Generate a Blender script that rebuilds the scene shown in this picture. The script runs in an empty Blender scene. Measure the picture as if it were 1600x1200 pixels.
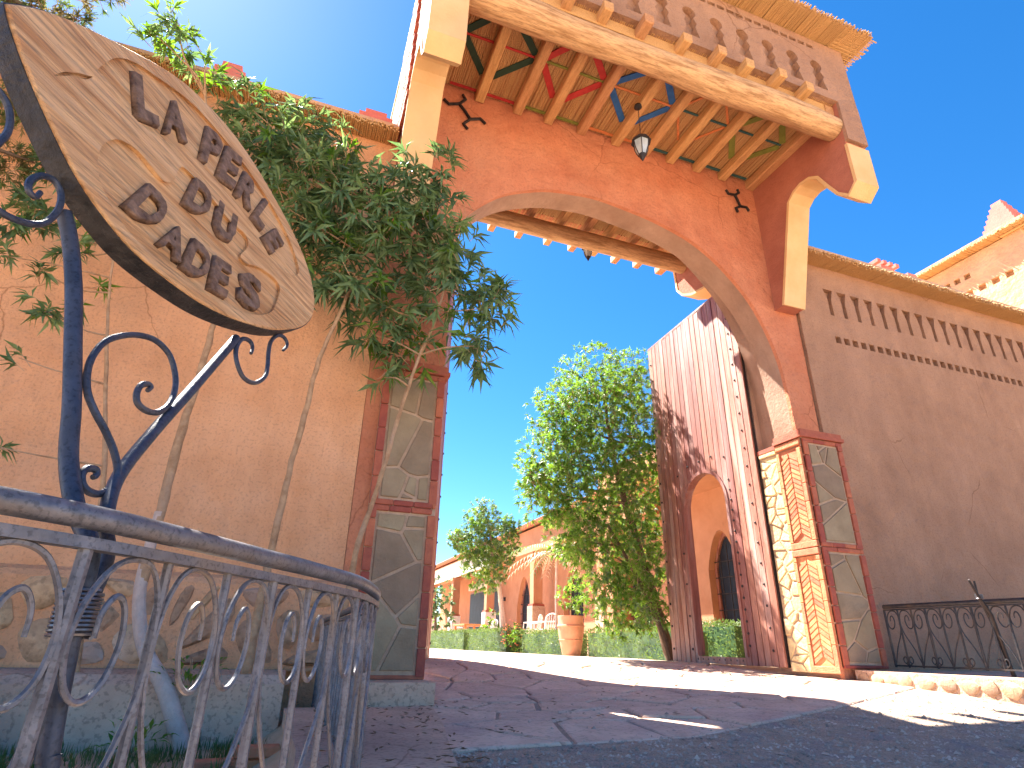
import bpy, bmesh, math, random
from mathutils import Vector, Matrix
from mathutils.geometry import tessellate_polygon

random.seed(7)
scene = bpy.context.scene
COL = scene.collection

# ------------------------------------------------------------------ camera, sky, sun, exposure
CAM_R = Vector((0.93677, -0.34936, 0.020262)); CAM_U = Vector((-0.158676, -0.372439, 0.914391)); CAM_F = Vector((0.311905, 0.859789, 0.404325))
cam_data = bpy.data.cameras.new('camera'); cam = bpy.data.objects.new('camera', cam_data); COL.objects.link(cam)
cam.matrix_world = Matrix(((CAM_R.x, CAM_U.x, -CAM_F.x, 0), (CAM_R.y, CAM_U.y, -CAM_F.y, 0), (CAM_R.z, CAM_U.z, -CAM_F.z, .5), (0, 0, 0, 1)))
cam_data.sensor_width = 36; cam_data.lens = 922.9 / 1600 * 36
cam_data.clip_start = .02; cam_data.clip_end = 3000
scene.camera = cam
SHADOW = Vector((.36, -.62, -1))            # the way the light travels
to_sun = (-SHADOW).normalized()
world = bpy.data.worlds.new('World'); scene.world = world; world.use_nodes = True
wn = world.node_tree.nodes; wl = world.node_tree.links
bg = wn['Background']; sky = wn.new('ShaderNodeTexSky'); sky.sky_type = 'NISHITA'; sky.sun_disc = False
sky.sun_elevation = math.asin(to_sun.z); sky.sun_rotation = math.atan2(to_sun.x, to_sun.y)
sky.altitude = 1500; sky.air_density = 1.0; sky.dust_density = .5; sky.ozone_density = 3.0
hs = wn.new('ShaderNodeHueSaturation'); hs.inputs['Saturation'].default_value = 1.33
wl.new(sky.outputs[0], hs.inputs['Color']); wl.new(hs.outputs[0], bg.inputs[0]); bg.inputs[1].default_value = .055
sl = bpy.data.lights.new('sun', 'SUN'); sl.energy = 5.0; sl.angle = math.radians(.53); sl.color = (1, .93, .82)
sun = bpy.data.objects.new('sun', sl); COL.objects.link(sun)
sun.rotation_euler = SHADOW.to_track_quat('-Z', 'Y').to_euler(); sun.location = (-6, 10, 16)
scene.view_settings.view_transform = 'Standard'; scene.view_settings.look = 'None'
scene.view_settings.exposure = 2.55; scene.view_settings.gamma = 1; scene.view_settings.use_curve_mapping = False
scene.render.engine = 'CYCLES'
try:
    scene.cycles.max_bounces = 10; scene.cycles.diffuse_bounces = 6; scene.cycles.transparent_max_bounces = 8
except Exception: pass

# ------------------------------------------------------------------ materials
def mat(name, c1, c2=None, scale=6.0, rough=.85, bump=.0, bscale=40., metal=0., rnd=0., stretch=(1, 1, 1), detail=6., trans=0., c3=None, spots=0., spec=.35, fac=(.3, .7), coord='Object', mid=0., midscale=9., streak=0., crack=0.):
    m = bpy.data.materials.new(name); m.use_nodes = True
    N = m.node_tree.nodes; L = m.node_tree.links; b = N['Principled BSDF']
    b.inputs['Roughness'].default_value = rough; b.inputs['Metallic'].default_value = metal
    b.inputs['Specular IOR Level'].default_value = spec
    tc = N.new('ShaderNodeTexCoord'); mp = N.new('ShaderNodeMapping'); mp.inputs['Scale'].default_value = stretch
    L.new(tc.outputs[coord], mp.inputs[0])
    nz = N.new('ShaderNodeTexNoise'); nz.inputs['Scale'].default_value = scale; nz.inputs['Detail'].default_value = detail; nz.inputs['Roughness'].default_value = .62
    L.new(mp.outputs[0], nz.inputs['Vector'])
    rp = N.new('ShaderNodeValToRGB'); rp.color_ramp.elements[0].position = fac[0]; rp.color_ramp.elements[1].position = fac[1]
    rp.color_ramp.elements[0].color = (*c1, 1); rp.color_ramp.elements[1].color = (*(c2 or c1), 1)
    L.new(nz.outputs[0], rp.inputs[0]); col = rp.outputs[0]
    if c3 is not None:
        n2 = N.new('ShaderNodeTexNoise'); n2.inputs['Scale'].default_value = scale * .23; n2.inputs['Detail'].default_value = 5
        L.new(mp.outputs[0], n2.inputs['Vector'])
        r2 = N.new('ShaderNodeValToRGB'); r2.color_ramp.elements[0].position = .5; r2.color_ramp.elements[1].position = .72
        L.new(n2.outputs[0], r2.inputs[0])
        mx = N.new('ShaderNodeMixRGB'); mx.inputs[2].default_value = (*c3, 1)
        L.new(r2.outputs[0], mx.inputs[0]); L.new(col, mx.inputs[1]); col = mx.outputs[0]
    if spots:
        vo = N.new('ShaderNodeTexNoise'); vo.inputs['Scale'].default_value = bscale * 1.7; vo.inputs['Detail'].default_value = 2
        L.new(mp.outputs[0], vo.inputs['Vector'])
        r3 = N.new('ShaderNodeValToRGB'); r3.color_ramp.elements[0].position = .36; r3.color_ramp.elements[1].position = .46
        r3.color_ramp.elements[0].color = (1 - spots,) * 3 + (1,); r3.color_ramp.elements[1].color = (1, 1, 1, 1)
        L.new(vo.outputs[0], r3.inputs[0])
        m3 = N.new('ShaderNodeMixRGB'); m3.blend_type = 'MULTIPLY'; m3.inputs[0].default_value = 1
        L.new(col, m3.inputs[1]); L.new(r3.outputs[0], m3.inputs[2]); col = m3.outputs[0]
    if streak:
        m5 = N.new('ShaderNodeMapping'); m5.inputs['Scale'].default_value = (2.2, 2.2, .5); L.new(tc.outputs[coord], m5.inputs[0])
        n5 = N.new('ShaderNodeTexNoise'); n5.inputs['Scale'].default_value = 1.6; n5.inputs['Detail'].default_value = 7; n5.inputs['Roughness'].default_value = .7; L.new(m5.outputs[0], n5.inputs['Vector'])
        r5 = N.new('ShaderNodeValToRGB'); r5.color_ramp.elements[0].position = .38; r5.color_ramp.elements[1].position = .60
        r5.color_ramp.elements[0].color = (1 - streak,) * 3 + (1,); r5.color_ramp.elements[1].color = (1, 1, 1, 1); L.new(n5.outputs[0], r5.inputs[0])
        m6 = N.new('ShaderNodeMixRGB'); m6.blend_type = 'MULTIPLY'; m6.inputs[0].default_value = 1
        L.new(col, m6.inputs[1]); L.new(r5.outputs[0], m6.inputs[2]); col = m6.outputs[0]
    if crack:
        n6 = N.new('ShaderNodeTexNoise'); n6.inputs['Scale'].default_value = 3; n6.inputs['Detail'].default_value = 5; L.new(tc.outputs[coord], n6.inputs['Vector'])
        a6 = N.new('ShaderNodeMixRGB'); a6.inputs[0].default_value = .18; L.new(tc.outputs[coord], a6.inputs[1]); L.new(n6.outputs['Color'], a6.inputs[2])
        v6 = N.new('ShaderNodeTexVoronoi'); v6.feature = 'DISTANCE_TO_EDGE'; v6.inputs['Scale'].default_value = crack; L.new(a6.outputs[0], v6.inputs['Vector'])
        r6 = N.new('ShaderNodeValToRGB'); r6.color_ramp.elements[0].position = .0; r6.color_ramp.elements[1].position = .006 * crack
        r6.color_ramp.elements[0].color = (.62, .55, .5, 1); r6.color_ramp.elements[1].color = (1, 1, 1, 1); L.new(v6.outputs[0], r6.inputs[0])
        k6 = N.new('ShaderNodeMixRGB'); k6.inputs[1].default_value = (1, 1, 1, 1); L.new(r6.outputs[0], k6.inputs[2])
        k7 = N.new('ShaderNodeTexNoise'); k7.inputs['Scale'].default_value = .9; L.new(tc.outputs[coord], k7.inputs['Vector'])
        k8 = N.new('ShaderNodeValToRGB'); k8.color_ramp.elements[0].position = .52; k8.color_ramp.elements[1].position = .58; L.new(k7.outputs[0], k8.inputs[0]); L.new(k8.outputs[0], k6.inputs[0])
        m7 = N.new('ShaderNodeMixRGB'); m7.blend_type = 'MULTIPLY'; m7.inputs[0].default_value = 1
        L.new(col, m7.inputs[1]); L.new(k6.outputs[0], m7.inputs[2]); col = m7.outputs[0]
    if rnd:
        oi = N.new('ShaderNodeObjectInfo'); hv = N.new('ShaderNodeHueSaturation')
        mr = N.new('ShaderNodeMapRange'); mr.inputs['To Min'].default_value = 1 - rnd; mr.inputs['To Max'].default_value = 1 + rnd
        L.new(oi.outputs['Random'], mr.inputs['Value']); L.new(mr.outputs[0], hv.inputs['Value']); L.new(col, hv.inputs['Color'])
        mh = N.new('ShaderNodeMath'); mh.operation = 'MULTIPLY_ADD'; mh.inputs[1].default_value = .02 * (1 if rnd > .1 else .4); mh.inputs[2].default_value = .49
        L.new(oi.outputs['Random'], mh.inputs[0]); L.new(mh.outputs[0], hv.inputs['Hue']); col = hv.outputs[0]
    L.new(col, b.inputs['Base Color'])
    if bump:
        nb = N.new('ShaderNodeTexNoise'); nb.inputs['Scale'].default_value = bscale; nb.inputs['Detail'].default_value = 6; nb.inputs['Roughness'].default_value = .65
        L.new(mp.outputs[0], nb.inputs['Vector'])
        bp = N.new('ShaderNodeBump'); bp.inputs['Strength'].default_value = bump; bp.inputs['Distance'].default_value = .02
        L.new(nb.outputs[0], bp.inputs['Height'])
        if mid:
            nm = N.new('ShaderNodeTexNoise'); nm.inputs['Scale'].default_value = midscale; nm.inputs['Detail'].default_value = 4
            L.new(mp.outputs[0], nm.inputs['Vector'])
            b2 = N.new('ShaderNodeBump'); b2.inputs['Strength'].default_value = mid; b2.inputs['Distance'].default_value = .055
            L.new(nm.outputs[0], b2.inputs['Height']); L.new(b2.outputs[0], bp.inputs['Normal'])
        L.new(bp.outputs[0], b.inputs['Normal'])
    if trans:
        tr = N.new('ShaderNodeBsdfTranslucent'); ms = N.new('ShaderNodeMixShader'); ms.inputs[0].default_value = trans
        hb = N.new('ShaderNodeHueSaturation'); hb.inputs['Value'].default_value = 1.6; hb.inputs['Saturation'].default_value = 1.15; hb.inputs['Hue'].default_value = .485
        L.new(col, hb.inputs['Color']); L.new(hb.outputs[0], tr.inputs[0])
        L.new(b.outputs[0], ms.inputs[1]); L.new(tr.outputs[0], ms.inputs[2]); L.new(ms.outputs[0], N['Material Output'].inputs[0])
    return m

M = {}
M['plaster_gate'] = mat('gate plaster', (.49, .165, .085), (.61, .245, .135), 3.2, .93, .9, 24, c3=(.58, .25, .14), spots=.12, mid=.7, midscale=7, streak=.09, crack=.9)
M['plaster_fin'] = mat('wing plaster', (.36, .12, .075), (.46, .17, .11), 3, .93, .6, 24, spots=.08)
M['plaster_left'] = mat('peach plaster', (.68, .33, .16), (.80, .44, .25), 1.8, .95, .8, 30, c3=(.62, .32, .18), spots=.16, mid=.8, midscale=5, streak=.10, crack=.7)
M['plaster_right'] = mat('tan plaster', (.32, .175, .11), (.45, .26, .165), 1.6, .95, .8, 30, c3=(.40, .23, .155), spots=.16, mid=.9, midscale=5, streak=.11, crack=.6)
M['plaster_tower'] = mat('tower plaster', (.50, .30, .17), (.66, .42, .25), 2.2, .95, .9, 12, mid=1., midscale=3)
M['plaster_jamb'] = mat('jamb plaster', (.34, .20, .135), (.46, .30, .22), 2.4, .9, .5, 26, c3=(.27, .15, .10), streak=.2)
M['plaster_villa'] = mat('villa plaster', (.40, .185, .10), (.50, .25, .145), 2, .95, .3, 20)
M['cream'] = mat('cream paint', (.66, .40, .17), (.76, .50, .25), 3, .8, .3, 30, c3=(.6, .4, .22))
M['pink'] = mat('pink paint', (.52, .15, .12), (.62, .21, .17), 3, .85, .3, 30, c3=(.55, .25, .2))
M['red_band'] = mat('red clay', (.30, .075, .05), (.42, .12, .07), 14, .8, .5, 50, rnd=.22)
M['brick'] = mat('clay brick', (.50, .17, .08), (.64, .27, .14), 14, .85, .6, 60, rnd=.2)
M['ystone'] = mat('yellow rubble', (.55, .40, .20), (.72, .56, .32), 9, .9, 1, 25, rnd=.15)
M['slate'] = mat('olive slate', (.23, .165, .10), (.33, .25, .16), 5, .8, .5, 30, rnd=.14, c3=(.28, .18, .12))
M['mortar'] = mat('pale mortar', (.42, .29, .20), (.54, .39, .28), 14, .95, .6, 60)
M['rubble'] = mat('wall rubble', (.30, .16, .085), (.60, .38, .23), 7, .9, 1, 14, rnd=.25, c3=(.66, .50, .40), spots=.25)
M['cobble'] = mat('kerb cobble', (.36, .20, .12), (.52, .36, .24), 8, .85, .5, 30, rnd=.3)
M['concrete'] = mat('weathered concrete', (.56, .36, .25), (.70, .49, .36), 3.5, .92, .9, 25, c3=(.38, .25, .19), spots=.3, crack=1.6)
M['paving'] = mat('paving stone', (.58, .39, .275), (.74, .54, .40), 5, .85, .7, 22, rnd=.10, c3=(.44, .30, .25), spots=.22, crack=1.3)
M['paving_joint'] = mat('paving joint', (.30, .23, .20), (.42, .34, .30), 12, .95, .6, 60)
M['ground'] = mat('sandy earth', (.50, .34, .21), (.60, .43, .29), 3, .95, 1, 40, c3=(.55, .40, .27), spots=.1)
M['approach'] = mat('gravelly earth', (.42, .29, .20), (.58, .42, .31), 18, .95, 1, 60, c3=(.36, .29, .26), spots=.4)
M['gravel'] = mat('gravel', (.20, .15, .115), (.66, .52, .42), 7, .9, .3, 80, detail=2)
M['soil'] = mat('soil', (.10, .065, .045), (.20, .14, .10), 14, .97, 1, 50)
M['reed'] = mat('reed', (.42, .23, .09), (.64, .40, .18), 5, .7, .2, 60, rnd=.0, stretch=(30, 30, 30), detail=2)
M['joist'] = mat('joist wood', (.46, .22, .085), (.66, .37, .17), 4, .75, .5, 14, stretch=(9, 1, 9), rnd=.12, spots=.2)
M['log'] = mat('log wood', (.38, .20, .085), (.66, .41, .21), 3, .7, .8, 9, stretch=(.9, 8, 8), c3=(.40, .22, .11), spots=.3, fac=(.36, .56))
M['door'] = mat('door wood', (.20, .062, .042), (.38, .15, .11), 5, .5, .5, 14, stretch=(5, 5, .5), rnd=.22, c3=(.44, .28, .25), spec=.5, spots=.2)
M['iron'] = mat('blue grey iron', (.09, .095, .115), (.21, .21, .235), 30, .46, .15, 90, metal=.4, c3=(.20, .165, .14), spec=.45, spots=.35)
M['iron_post'] = mat('blue iron post', (.024, .032, .052), (.065, .078, .115), 26, .45, .15, 90, metal=.3, c3=(.085, .08, .085), spec=.4, spots=.35)
M['iron_shaded'] = mat('shade-darkened iron', (.02, .02, .024), (.06, .058, .065), 26, .5, .15, 90, metal=.3, c3=(.09, .065, .05))  # right railing only: the pillar's shadow is put into the iron's colour
M['dark_iron'] = mat('dark iron', (.025, .022, .025), (.06, .05, .05), 20, .5, .3, 60, metal=.6)
M['wire'] = mat('steel wire', (.08, .085, .10), (.2, .2, .23), 20, .35, 0, metal=.7)
M['sign_wood'] = mat('carved wood', (.54, .26, .10), (.80, .49, .24), 3.4, .62, .9, 7, stretch=(.8, 9, 9), c3=(.74, .47, .25), fac=(.36, .60), detail=9, spots=.3)
M['sign_letter'] = mat('weathered letter wood', (.10, .055, .036), (.36, .23, .16), 34, .85, 1, 60)
M['rim'] = mat('black rim', (.012, .011, .012), (.05, .045, .045), 30, .45, .6, 40)
M['bark'] = mat('pale bark', (.30, .17, .09), (.56, .37, .22), 14, .9, .9, 40, c3=(.46, .32, .22))
M['bark_white'] = mat('limewashed bark', (.48, .36, .31), (.62, .50, .44), 14, .9, .8, 40)
M['bark_dark'] = mat('dark bark', (.10, .065, .04), (.18, .12, .08), 12, .9, .8, 30)
def leafmat(n, a, b, t=.35): return mat(n, a, b, 2.6, .45, 0, trans=t, spec=.5, detail=3, fac=(.35, .65))
M['leaf'] = leafmat('oleander leaf', (.08, .15, .06), (.20, .30, .12))
M['leaf_b'] = leafmat('dark oleander leaf', (.045, .10, .045), (.12, .20, .075), .3)
M['leaf_light'] = leafmat('young leaf', (.07, .17, .025), (.16, .28, .05), .45)
M['leaf_yellow'] = leafmat('feathery leaf', (.10, .11, .04), (.24, .20, .08), .4)
M['leaf_court'] = leafmat('courtyard leaf', (.08, .17, .03), (.19, .32, .07), .5)
M['leaf_hedge'] = leafmat('hedge leaf', (.07, .125, .035), (.15, .22, .07), .35)
M['leaf_grass'] = leafmat('grass', (.05, .10, .025), (.14, .20, .06), .35)
M['frond_dry'] = leafmat('dry frond', (.30, .21, .12), (.50, .38, .24), .2)
M['dry_leaf'] = mat('dry leaf', (.12, .06, .03), (.30, .18, .09), 9, .8)
M['flower'] = mat('flower', (.55, .08, .04), (.7, .2, .06), 5, .6)
M['terracotta'] = mat('terracotta', (.50, .22, .13), (.62, .31, .20), 5, .8, .3, 30, c3=(.6, .38, .28))
M['tile'] = mat('roof tile', (.36, .13, .07), (.52, .22, .12), 9, .85, .4, 40)
M['glass'] = mat('dark glass', (.012, .016, .025), (.03, .035, .05), 3, .45, 0, spec=.12)
M['white'] = mat('white plastic', (.62, .58, .56), (.74, .70, .68), 4, .5)
M['orange_wood'] = mat('orange wood', (.58, .18, .05), (.70, .26, .08), 6, .5)
M['lamp_glass'] = mat('frosted glass', (.32, .36, .38), (.50, .55, .56), 9, .15, 0, spec=.7)
M['stucco_white'] = mat('white stucco', (.60, .56, .54), (.74, .70, .68), 5, .9, .4, 30)
for nm, c in dict(p_green=(.018, .045, .028), p_red=(.36, .03, .028), p_blue=(.02, .10, .30), p_olive=(.16, .18, .035), p_orange=(.50, .17, .06), p_teal=(.03, .09, .09), p_ochre=(.36, .26, .06)).items():
    M[nm] = mat(nm[2:] + ' batten paint', c, tuple(min(1, v * 1.5) for v in c), 12, .7, .2, 40)

# ------------------------------------------------------------------ object helpers
def tag(o, label=None, cat=None, group=None, kind=None):
    if label: o['label'] = label
    if cat: o['category'] = cat
    if group: o['group'] = group
    if kind: o['kind'] = kind
    return o
def thing(name, label, cat, loc=(0, 0, 0), group=None):
    o = bpy.data.objects.new(name, None); o.empty_display_size = .2; COL.objects.link(o); o.location = loc
    return tag(o, label, cat, group)
def org(o):
    v = Vector((0, 0, 0))
    while o is not None: v += Vector(o.location); o = o.parent
    return v
def link(name, me, m, parent=None, loc=None):
    o = bpy.data.objects.new(name, me); COL.objects.link(o)
    if m is not None and not me.materials: me.materials.append(m)
    if parent: o.parent = parent
    if loc is not None: o.location = Vector(loc) - (org(parent) if parent else Vector((0, 0, 0)))
    return o
class MB:
    def __init__(s): s.v = []; s.f = []
    def add(s, vs, fs):
        k = len(s.v); s.v += [tuple(v) for v in vs]; s.f += [tuple(i + k for i in f) for f in fs]; return s
    def box(s, a, b, top=None):
        x0, y0, z0 = a; x1, y1, z1 = b
        vs = [(x0, y0, z0), (x1, y0, z0), (x1, y1, z0), (x0, y1, z0), (x0, y0, z1), (x1, y0, z1), (x1, y1, z1), (x0, y1, z1)]
        return s.add(vs, [(3, 2, 1, 0), (4, 5, 6, 7), (0, 1, 5, 4), (1, 2, 6, 5), (2, 3, 7, 6), (3, 0, 4, 7)])
    def cbox(s, a, b, c=.008):
        "box with chamfered vertical and top edges along all sides (an inset on each face)"
        x0, y0, z0 = a; x1, y1, z1 = b
        c = min(c, (x1 - x0) * .3, (y1 - y0) * .3, (z1 - z0) * .3)
        vs = []
        for z, i in ((z0, c), (z0 + c, 0), (z1 - c, 0), (z1, c)):
            for (x, y) in ((x0, y0), (x1, y0), (x1, y1), (x0, y1)):
                sx = 1 if x == x0 else -1; sy = 1 if y == y0 else -1
                if i: vs += [(x + sx * c, y + sy * c, z)]
                else: vs += [(x + sx * c * .0, y + sy * c * .0, z)]
        f = [(3, 2, 1, 0), (12, 13, 14, 15)]
        for r in range(3):
            for k in range(4): f.append((r * 4 + k, r * 4 + (k + 1) % 4, r * 4 + 4 + (k + 1) % 4, r * 4 + 4 + k))
        return s.add(vs, f)
    def tube(s, pts, r, n=8, cap=True):
        pts = [Vector(p) for p in pts]; m = len(pts); rr = r if isinstance(r, (list, tuple)) else [r] * m
        t = (pts[1] - pts[0]).normalized(); a = t.orthogonal().normalized(); vs = []; fs = []
        for i, p in enumerate(pts):
            t2 = (pts[min(i + 1, m - 1)] - pts[max(i - 1, 0)])
            if t2.length > 1e-9: t = t2.normalized()
            a = (a - t * a.dot(t)); a = a.normalized() if a.length > 1e-6 else t.orthogonal().normalized()
            b = t.cross(a)
            for k in range(n):
                w = 2 * math.pi * k / n; vs.append(p + (a * math.cos(w) + b * math.sin(w)) * rr[i])
        for i in range(m - 1):
            for k in range(n): fs.append((i * n + k, i * n + (k + 1) % n, (i + 1) * n + (k + 1) % n, (i + 1) * n + k))
        if cap: fs += [tuple(reversed(range(n))), tuple(range((m - 1) * n, m * n))]
        return s.add(vs, fs)
    def lathe(s, prof, c=(0, 0, 0), n=16):
        vs = []; fs = []; m = len(prof)
        for (r, z) in prof:
            for k in range(n):
                w = 2 * math.pi * k / n; vs.append((c[0] + r * math.cos(w), c[1] + r * math.sin(w), c[2] + z))
        for i in range(m - 1):
            for k in range(n): fs.append((i * n + k, i * n + (k + 1) % n, (i + 1) * n + (k + 1) % n, (i + 1) * n + k))
        fs += [tuple(reversed(range(n))), tuple(range((m - 1) * n, m * n))]
        return s.add(vs, fs)
    def prism(s, outer, holes, w0, w1, fr, bev=0.):
        "polygon (u,v) with holes extruded from w0 to w1; fr maps (u,v,w) to xyz"
        loops = [outer] + list(holes); flat = [p for l in loops for p in l]; n = len(flat)
        tris = tessellate_polygon([[Vector((p[0], p[1], 0)) for p in l] for l in loops])
        vs = [fr(p[0], p[1], w0) for p in flat]
        if bev:
            top = []
            for l in loops:
                cx = sum(p[0] for p in l) / len(l); cy = sum(p[1] for p in l) / len(l)
                for p in l:
                    d = Vector((cx - p[0], cy - p[1])); d = d.normalized() * min(bev, d.length * .5) if d.length > 1e-6 else d
                    top.append((p[0] + d.x, p[1] + d.y))
            vm = [fr(p[0], p[1], w1 - (bev * .7 if w1 > w0 else -bev * .7)) for p in flat]
            vs += vm + [fr(p[0], p[1], w1) for p in top]; nt = 2 * n
        else: vs += [fr(p[0], p[1], w1) for p in flat]; nt = n
        fs = []
        for t in tris: fs.append((t[2], t[1], t[0])); fs.append((t[0] + nt, t[1] + nt, t[2] + nt))
        k = 0
        for l in loops:
            q = len(l)
            for i in range(q):
                j = (i + 1) % q
                fs.append((k + i, k + j, k + j + n, k + i + n))
                if bev: fs.append((k + i + n, k + j + n, k + j + 2 * n, k + i + 2 * n))
            k += q
        return s.add(vs, fs)
    def mesh(s, name, off=Vector((0, 0, 0)), smooth=False, fix=True):
        me = bpy.data.meshes.new(name)
        me.from_pydata([(v[0] - off[0], v[1] - off[1], v[2] - off[2]) for v in s.v], [], s.f); me.update()
        if fix:
            bm = bmesh.new(); bm.from_mesh(me); bmesh.ops.recalc_face_normals(bm, faces=bm.faces); bm.to_mesh(me); bm.free()
        if smooth:
            me.polygons.foreach_set('use_smooth', [True] * len(me.polygons))
            try: me.set_sharp_from_angle(angle=math.radians(40))
            except Exception: pass
        return me
    def build(s, name, m, parent=None, smooth=False, fix=True, kind=None):
        off = org(parent) if parent else Vector((0, 0, 0))
        if parent is None and s.v:
            off = Vector((sum(v[0] for v in s.v) / len(s.v), sum(v[1] for v in s.v) / len(s.v), min(v[2] for v in s.v)))
        o = bpy.data.objects.new(name, s.mesh(name, off, smooth, fix)); COL.objects.link(o); o.data.materials.append(m)
        if parent: o.parent = parent
        else: o.location = off
        if kind: o['kind'] = kind
        return o
def copy_tree(o, parent=None):
    c = o.copy(); COL.objects.link(c)
    if parent: c.parent = parent
    for ch in list(o.children): copy_tree(ch, c)
    return c
def smooth_path(pts, k=6):
    P = [Vector(p) for p in pts]; o = []
    for i in range(len(P) - 1):
        p0 = P[max(i - 1, 0)]; p1 = P[i]; p2 = P[i + 1]; p3 = P[min(i + 2, len(P) - 1)]
        for j in range(k):
            t = j / k; o.append(.5 * ((2 * p1) + (p2 - p0) * t + (2 * p0 - 5 * p1 + 4 * p2 - p3) * t * t + (3 * p1 - p0 - 3 * p2 + p3) * t ** 3))
    o.append(P[-1]); return o
FRONT = lambda y: (lambda u, v, w: (u, y + w, v))        # polygon in XZ at depth y, w goes back
SIDE = lambda x: (lambda u, v, w: (x + w, u, v))         # polygon in YZ at x
FLAT = lambda z: (lambda u, v, w: (u, v, z + w))
def rect(x0, y0, x1, y1): return [(x0, y0), (x1, y0), (x1, y1), (x0, y1)]
def clip_half(poly, px, py, nx, ny):
    o = []
    for i in range(len(poly)):
        a = poly[i]; b = poly[(i + 1) % len(poly)]
        da = (a[0] - px) * nx + (a[1] - py) * ny; db = (b[0] - px) * nx + (b[1] - py) * ny
        if da <= 0: o.append(a)
        if (da < 0 < db) or (db < 0 < da):
            t = da / (da - db); o.append((a[0] + (b[0] - a[0]) * t, a[1] + (b[1] - a[1]) * t))
    return o
def voronoi(seeds, bound, gap=.01):
    out = []
    for i, (x, y) in enumerate(seeds):
        poly = list(bound)
        for j, (X, Y) in enumerate(seeds):
            if i == j: continue
            dx, dy = X - x, Y - y; L = math.hypot(dx, dy)
            if L > 3: continue
            if L < 1e-6: continue
            mx, my = (x + X) / 2 - dx / L * gap / 2, (y + Y) / 2 - dy / L * gap / 2
            poly = clip_half(poly, mx, my, dx / L, dy / L)
            if len(poly) < 3: break
        if len(poly) >= 3: out.append(poly)
    return out
def sstep(a, b, t):
    t = max(0, min(1, (t - a) / (b - a))); return t * t * (3 - 2 * t)
def gz(x, y):
    gate = .07 + .034 * (max(.6, min(x, 6)) - 1)
    if y < 5: return gate * sstep(1.0, 5.2, y) - .04 * sstep(2, -3, y)
    return gate + (.31 - gate) * sstep(5.0, 7.6, y)

# leaves
def leaf_into(mb, p, d, up, L, W, fold=.25, droop=.25):
    d = d.normalized(); s = d.cross(up)
    if s.length < 1e-4: s = d.orthogonal()
    s.normalize(); n = s.cross(d)
    a = p; b1 = p + d * L * .4 + s * W * .5 + n * W * fold; b2 = p + d * L * .4 - s * W * .5 + n * W * fold
    c = p + d * L * .5; e = p + d * L * .98 - n * L * droop * .5 - Vector((0, 0, 1)) * L * droop * .4
    mb.add([a, b1, c, b2, e], [(0, 1, 2), (0, 2, 3), (1, 4, 2), (2, 4, 3)])
def rnd_unit():
    while True:
        v = Vector((random.uniform(-1, 1), random.uniform(-1, 1), random.uniform(-1, 1)))
        if .05 < v.length < 1: return v.normalized()
def in_blob(b, shell=.35):
    x, y, z, r = b; d = rnd_unit(); q = (random.random() ** shell)
    return Vector((x, y, z)) + Vector((d.x, d.y * .9, d.z)) * r * q

# ------------------------------------------------------------------ ground
def frange(a, b, s):
    o = []; x = a
    while x < b - 1e-6: o.append(x); x += s
    o.append(b); return o
def height_grid(xs, ys, f):
    mb = MB(); vs = [(x, y, f(x, y)) for y in ys for x in xs]; n = len(xs)
    mb.add(vs, [(j * n + i, j * n + i + 1, (j + 1) * n + i + 1, (j + 1) * n + i) for j in range(len(ys) - 1) for i in range(n - 1)])
    return mb
def ground_z(x, y):
    z = gz(x, y)
    if x < .15 and 1.0 < y < 4.7: z = min(z, -.1 + .1 * sstep(-.05, .15, x)) + random.uniform(-.008, .008)
    return z
xs = [-400, -150, -60, -25, -12] + frange(-8, 8, .2) + [10, 14, 20, 40, 80, 180, 400]
ys = [-400, -100, -40, -15, -6] + frange(-3, 9, .2) + [10, 12, 15, 20, 30, 45, 80, 150, 400]
tag(height_grid(xs, ys, ground_z).build('ground', M['ground'], None, fix=False), kind='structure')
paving = tag(height_grid(frange(.7, 5.5, .2), frange(3.0, 9.8, .2), lambda x, y: gz(x, y) + .010 - (.03 if y < 3.15 + max(0, x - 2) * .42 else 0)).build('paving', M['paving_joint'], None, fix=False), kind='structure')
seeds = []
for j in range(16):
    for i in range(11):
        x = .75 + i * .46 + (.23 if j % 2 else 0) + random.uniform(-.17, .17); y = 3.0 + j * .44 + random.uniform(-.17, .17)
        if y > 3.05 + max(0, x - 2.2) * .42 and x < 5.4: seeds.append((x, y))
bound = [(.72, 3.0), (2.2, 3.05), (4, 3.72), (5.47, 4.3), (5.47, 9.7), (.72, 9.7)]
for c in voronoi(seeds, bound, .026):
    if len(c) < 3: continue
    q = []
    for i in range(len(c)):
        a = c[i]; b = c[(i + 1) % len(c)]; q.append(a)
        q.append(((a[0] + b[0]) / 2 + random.uniform(-.012, .012), (a[1] + b[1]) / 2 + random.uniform(-.012, .012)))
    dz = random.uniform(-.005, .006)
    MB().prism(q, [], .0, .030 + dz, lambda u, v, w: (u, v, gz(u, v) + w), bev=.012).build('paving_stone', M['paving'], paving)
court = tag(height_grid(frange(-14, 5.75, 1.2), frange(9.8, 40, 1.5), lambda x, y: .325).build('courtyard_floor', M['paving'], None, fix=False), kind='structure')

approach = tag(height_grid(frange(.55, 5.6, .2), frange(.6, 4.6, .2), lambda x, y: gz(x, y) + .004 + .016 * (y > 1.6) * (x > .85)).build('gravel_bed', M['approach'], None, fix=False), kind='structure')
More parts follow.
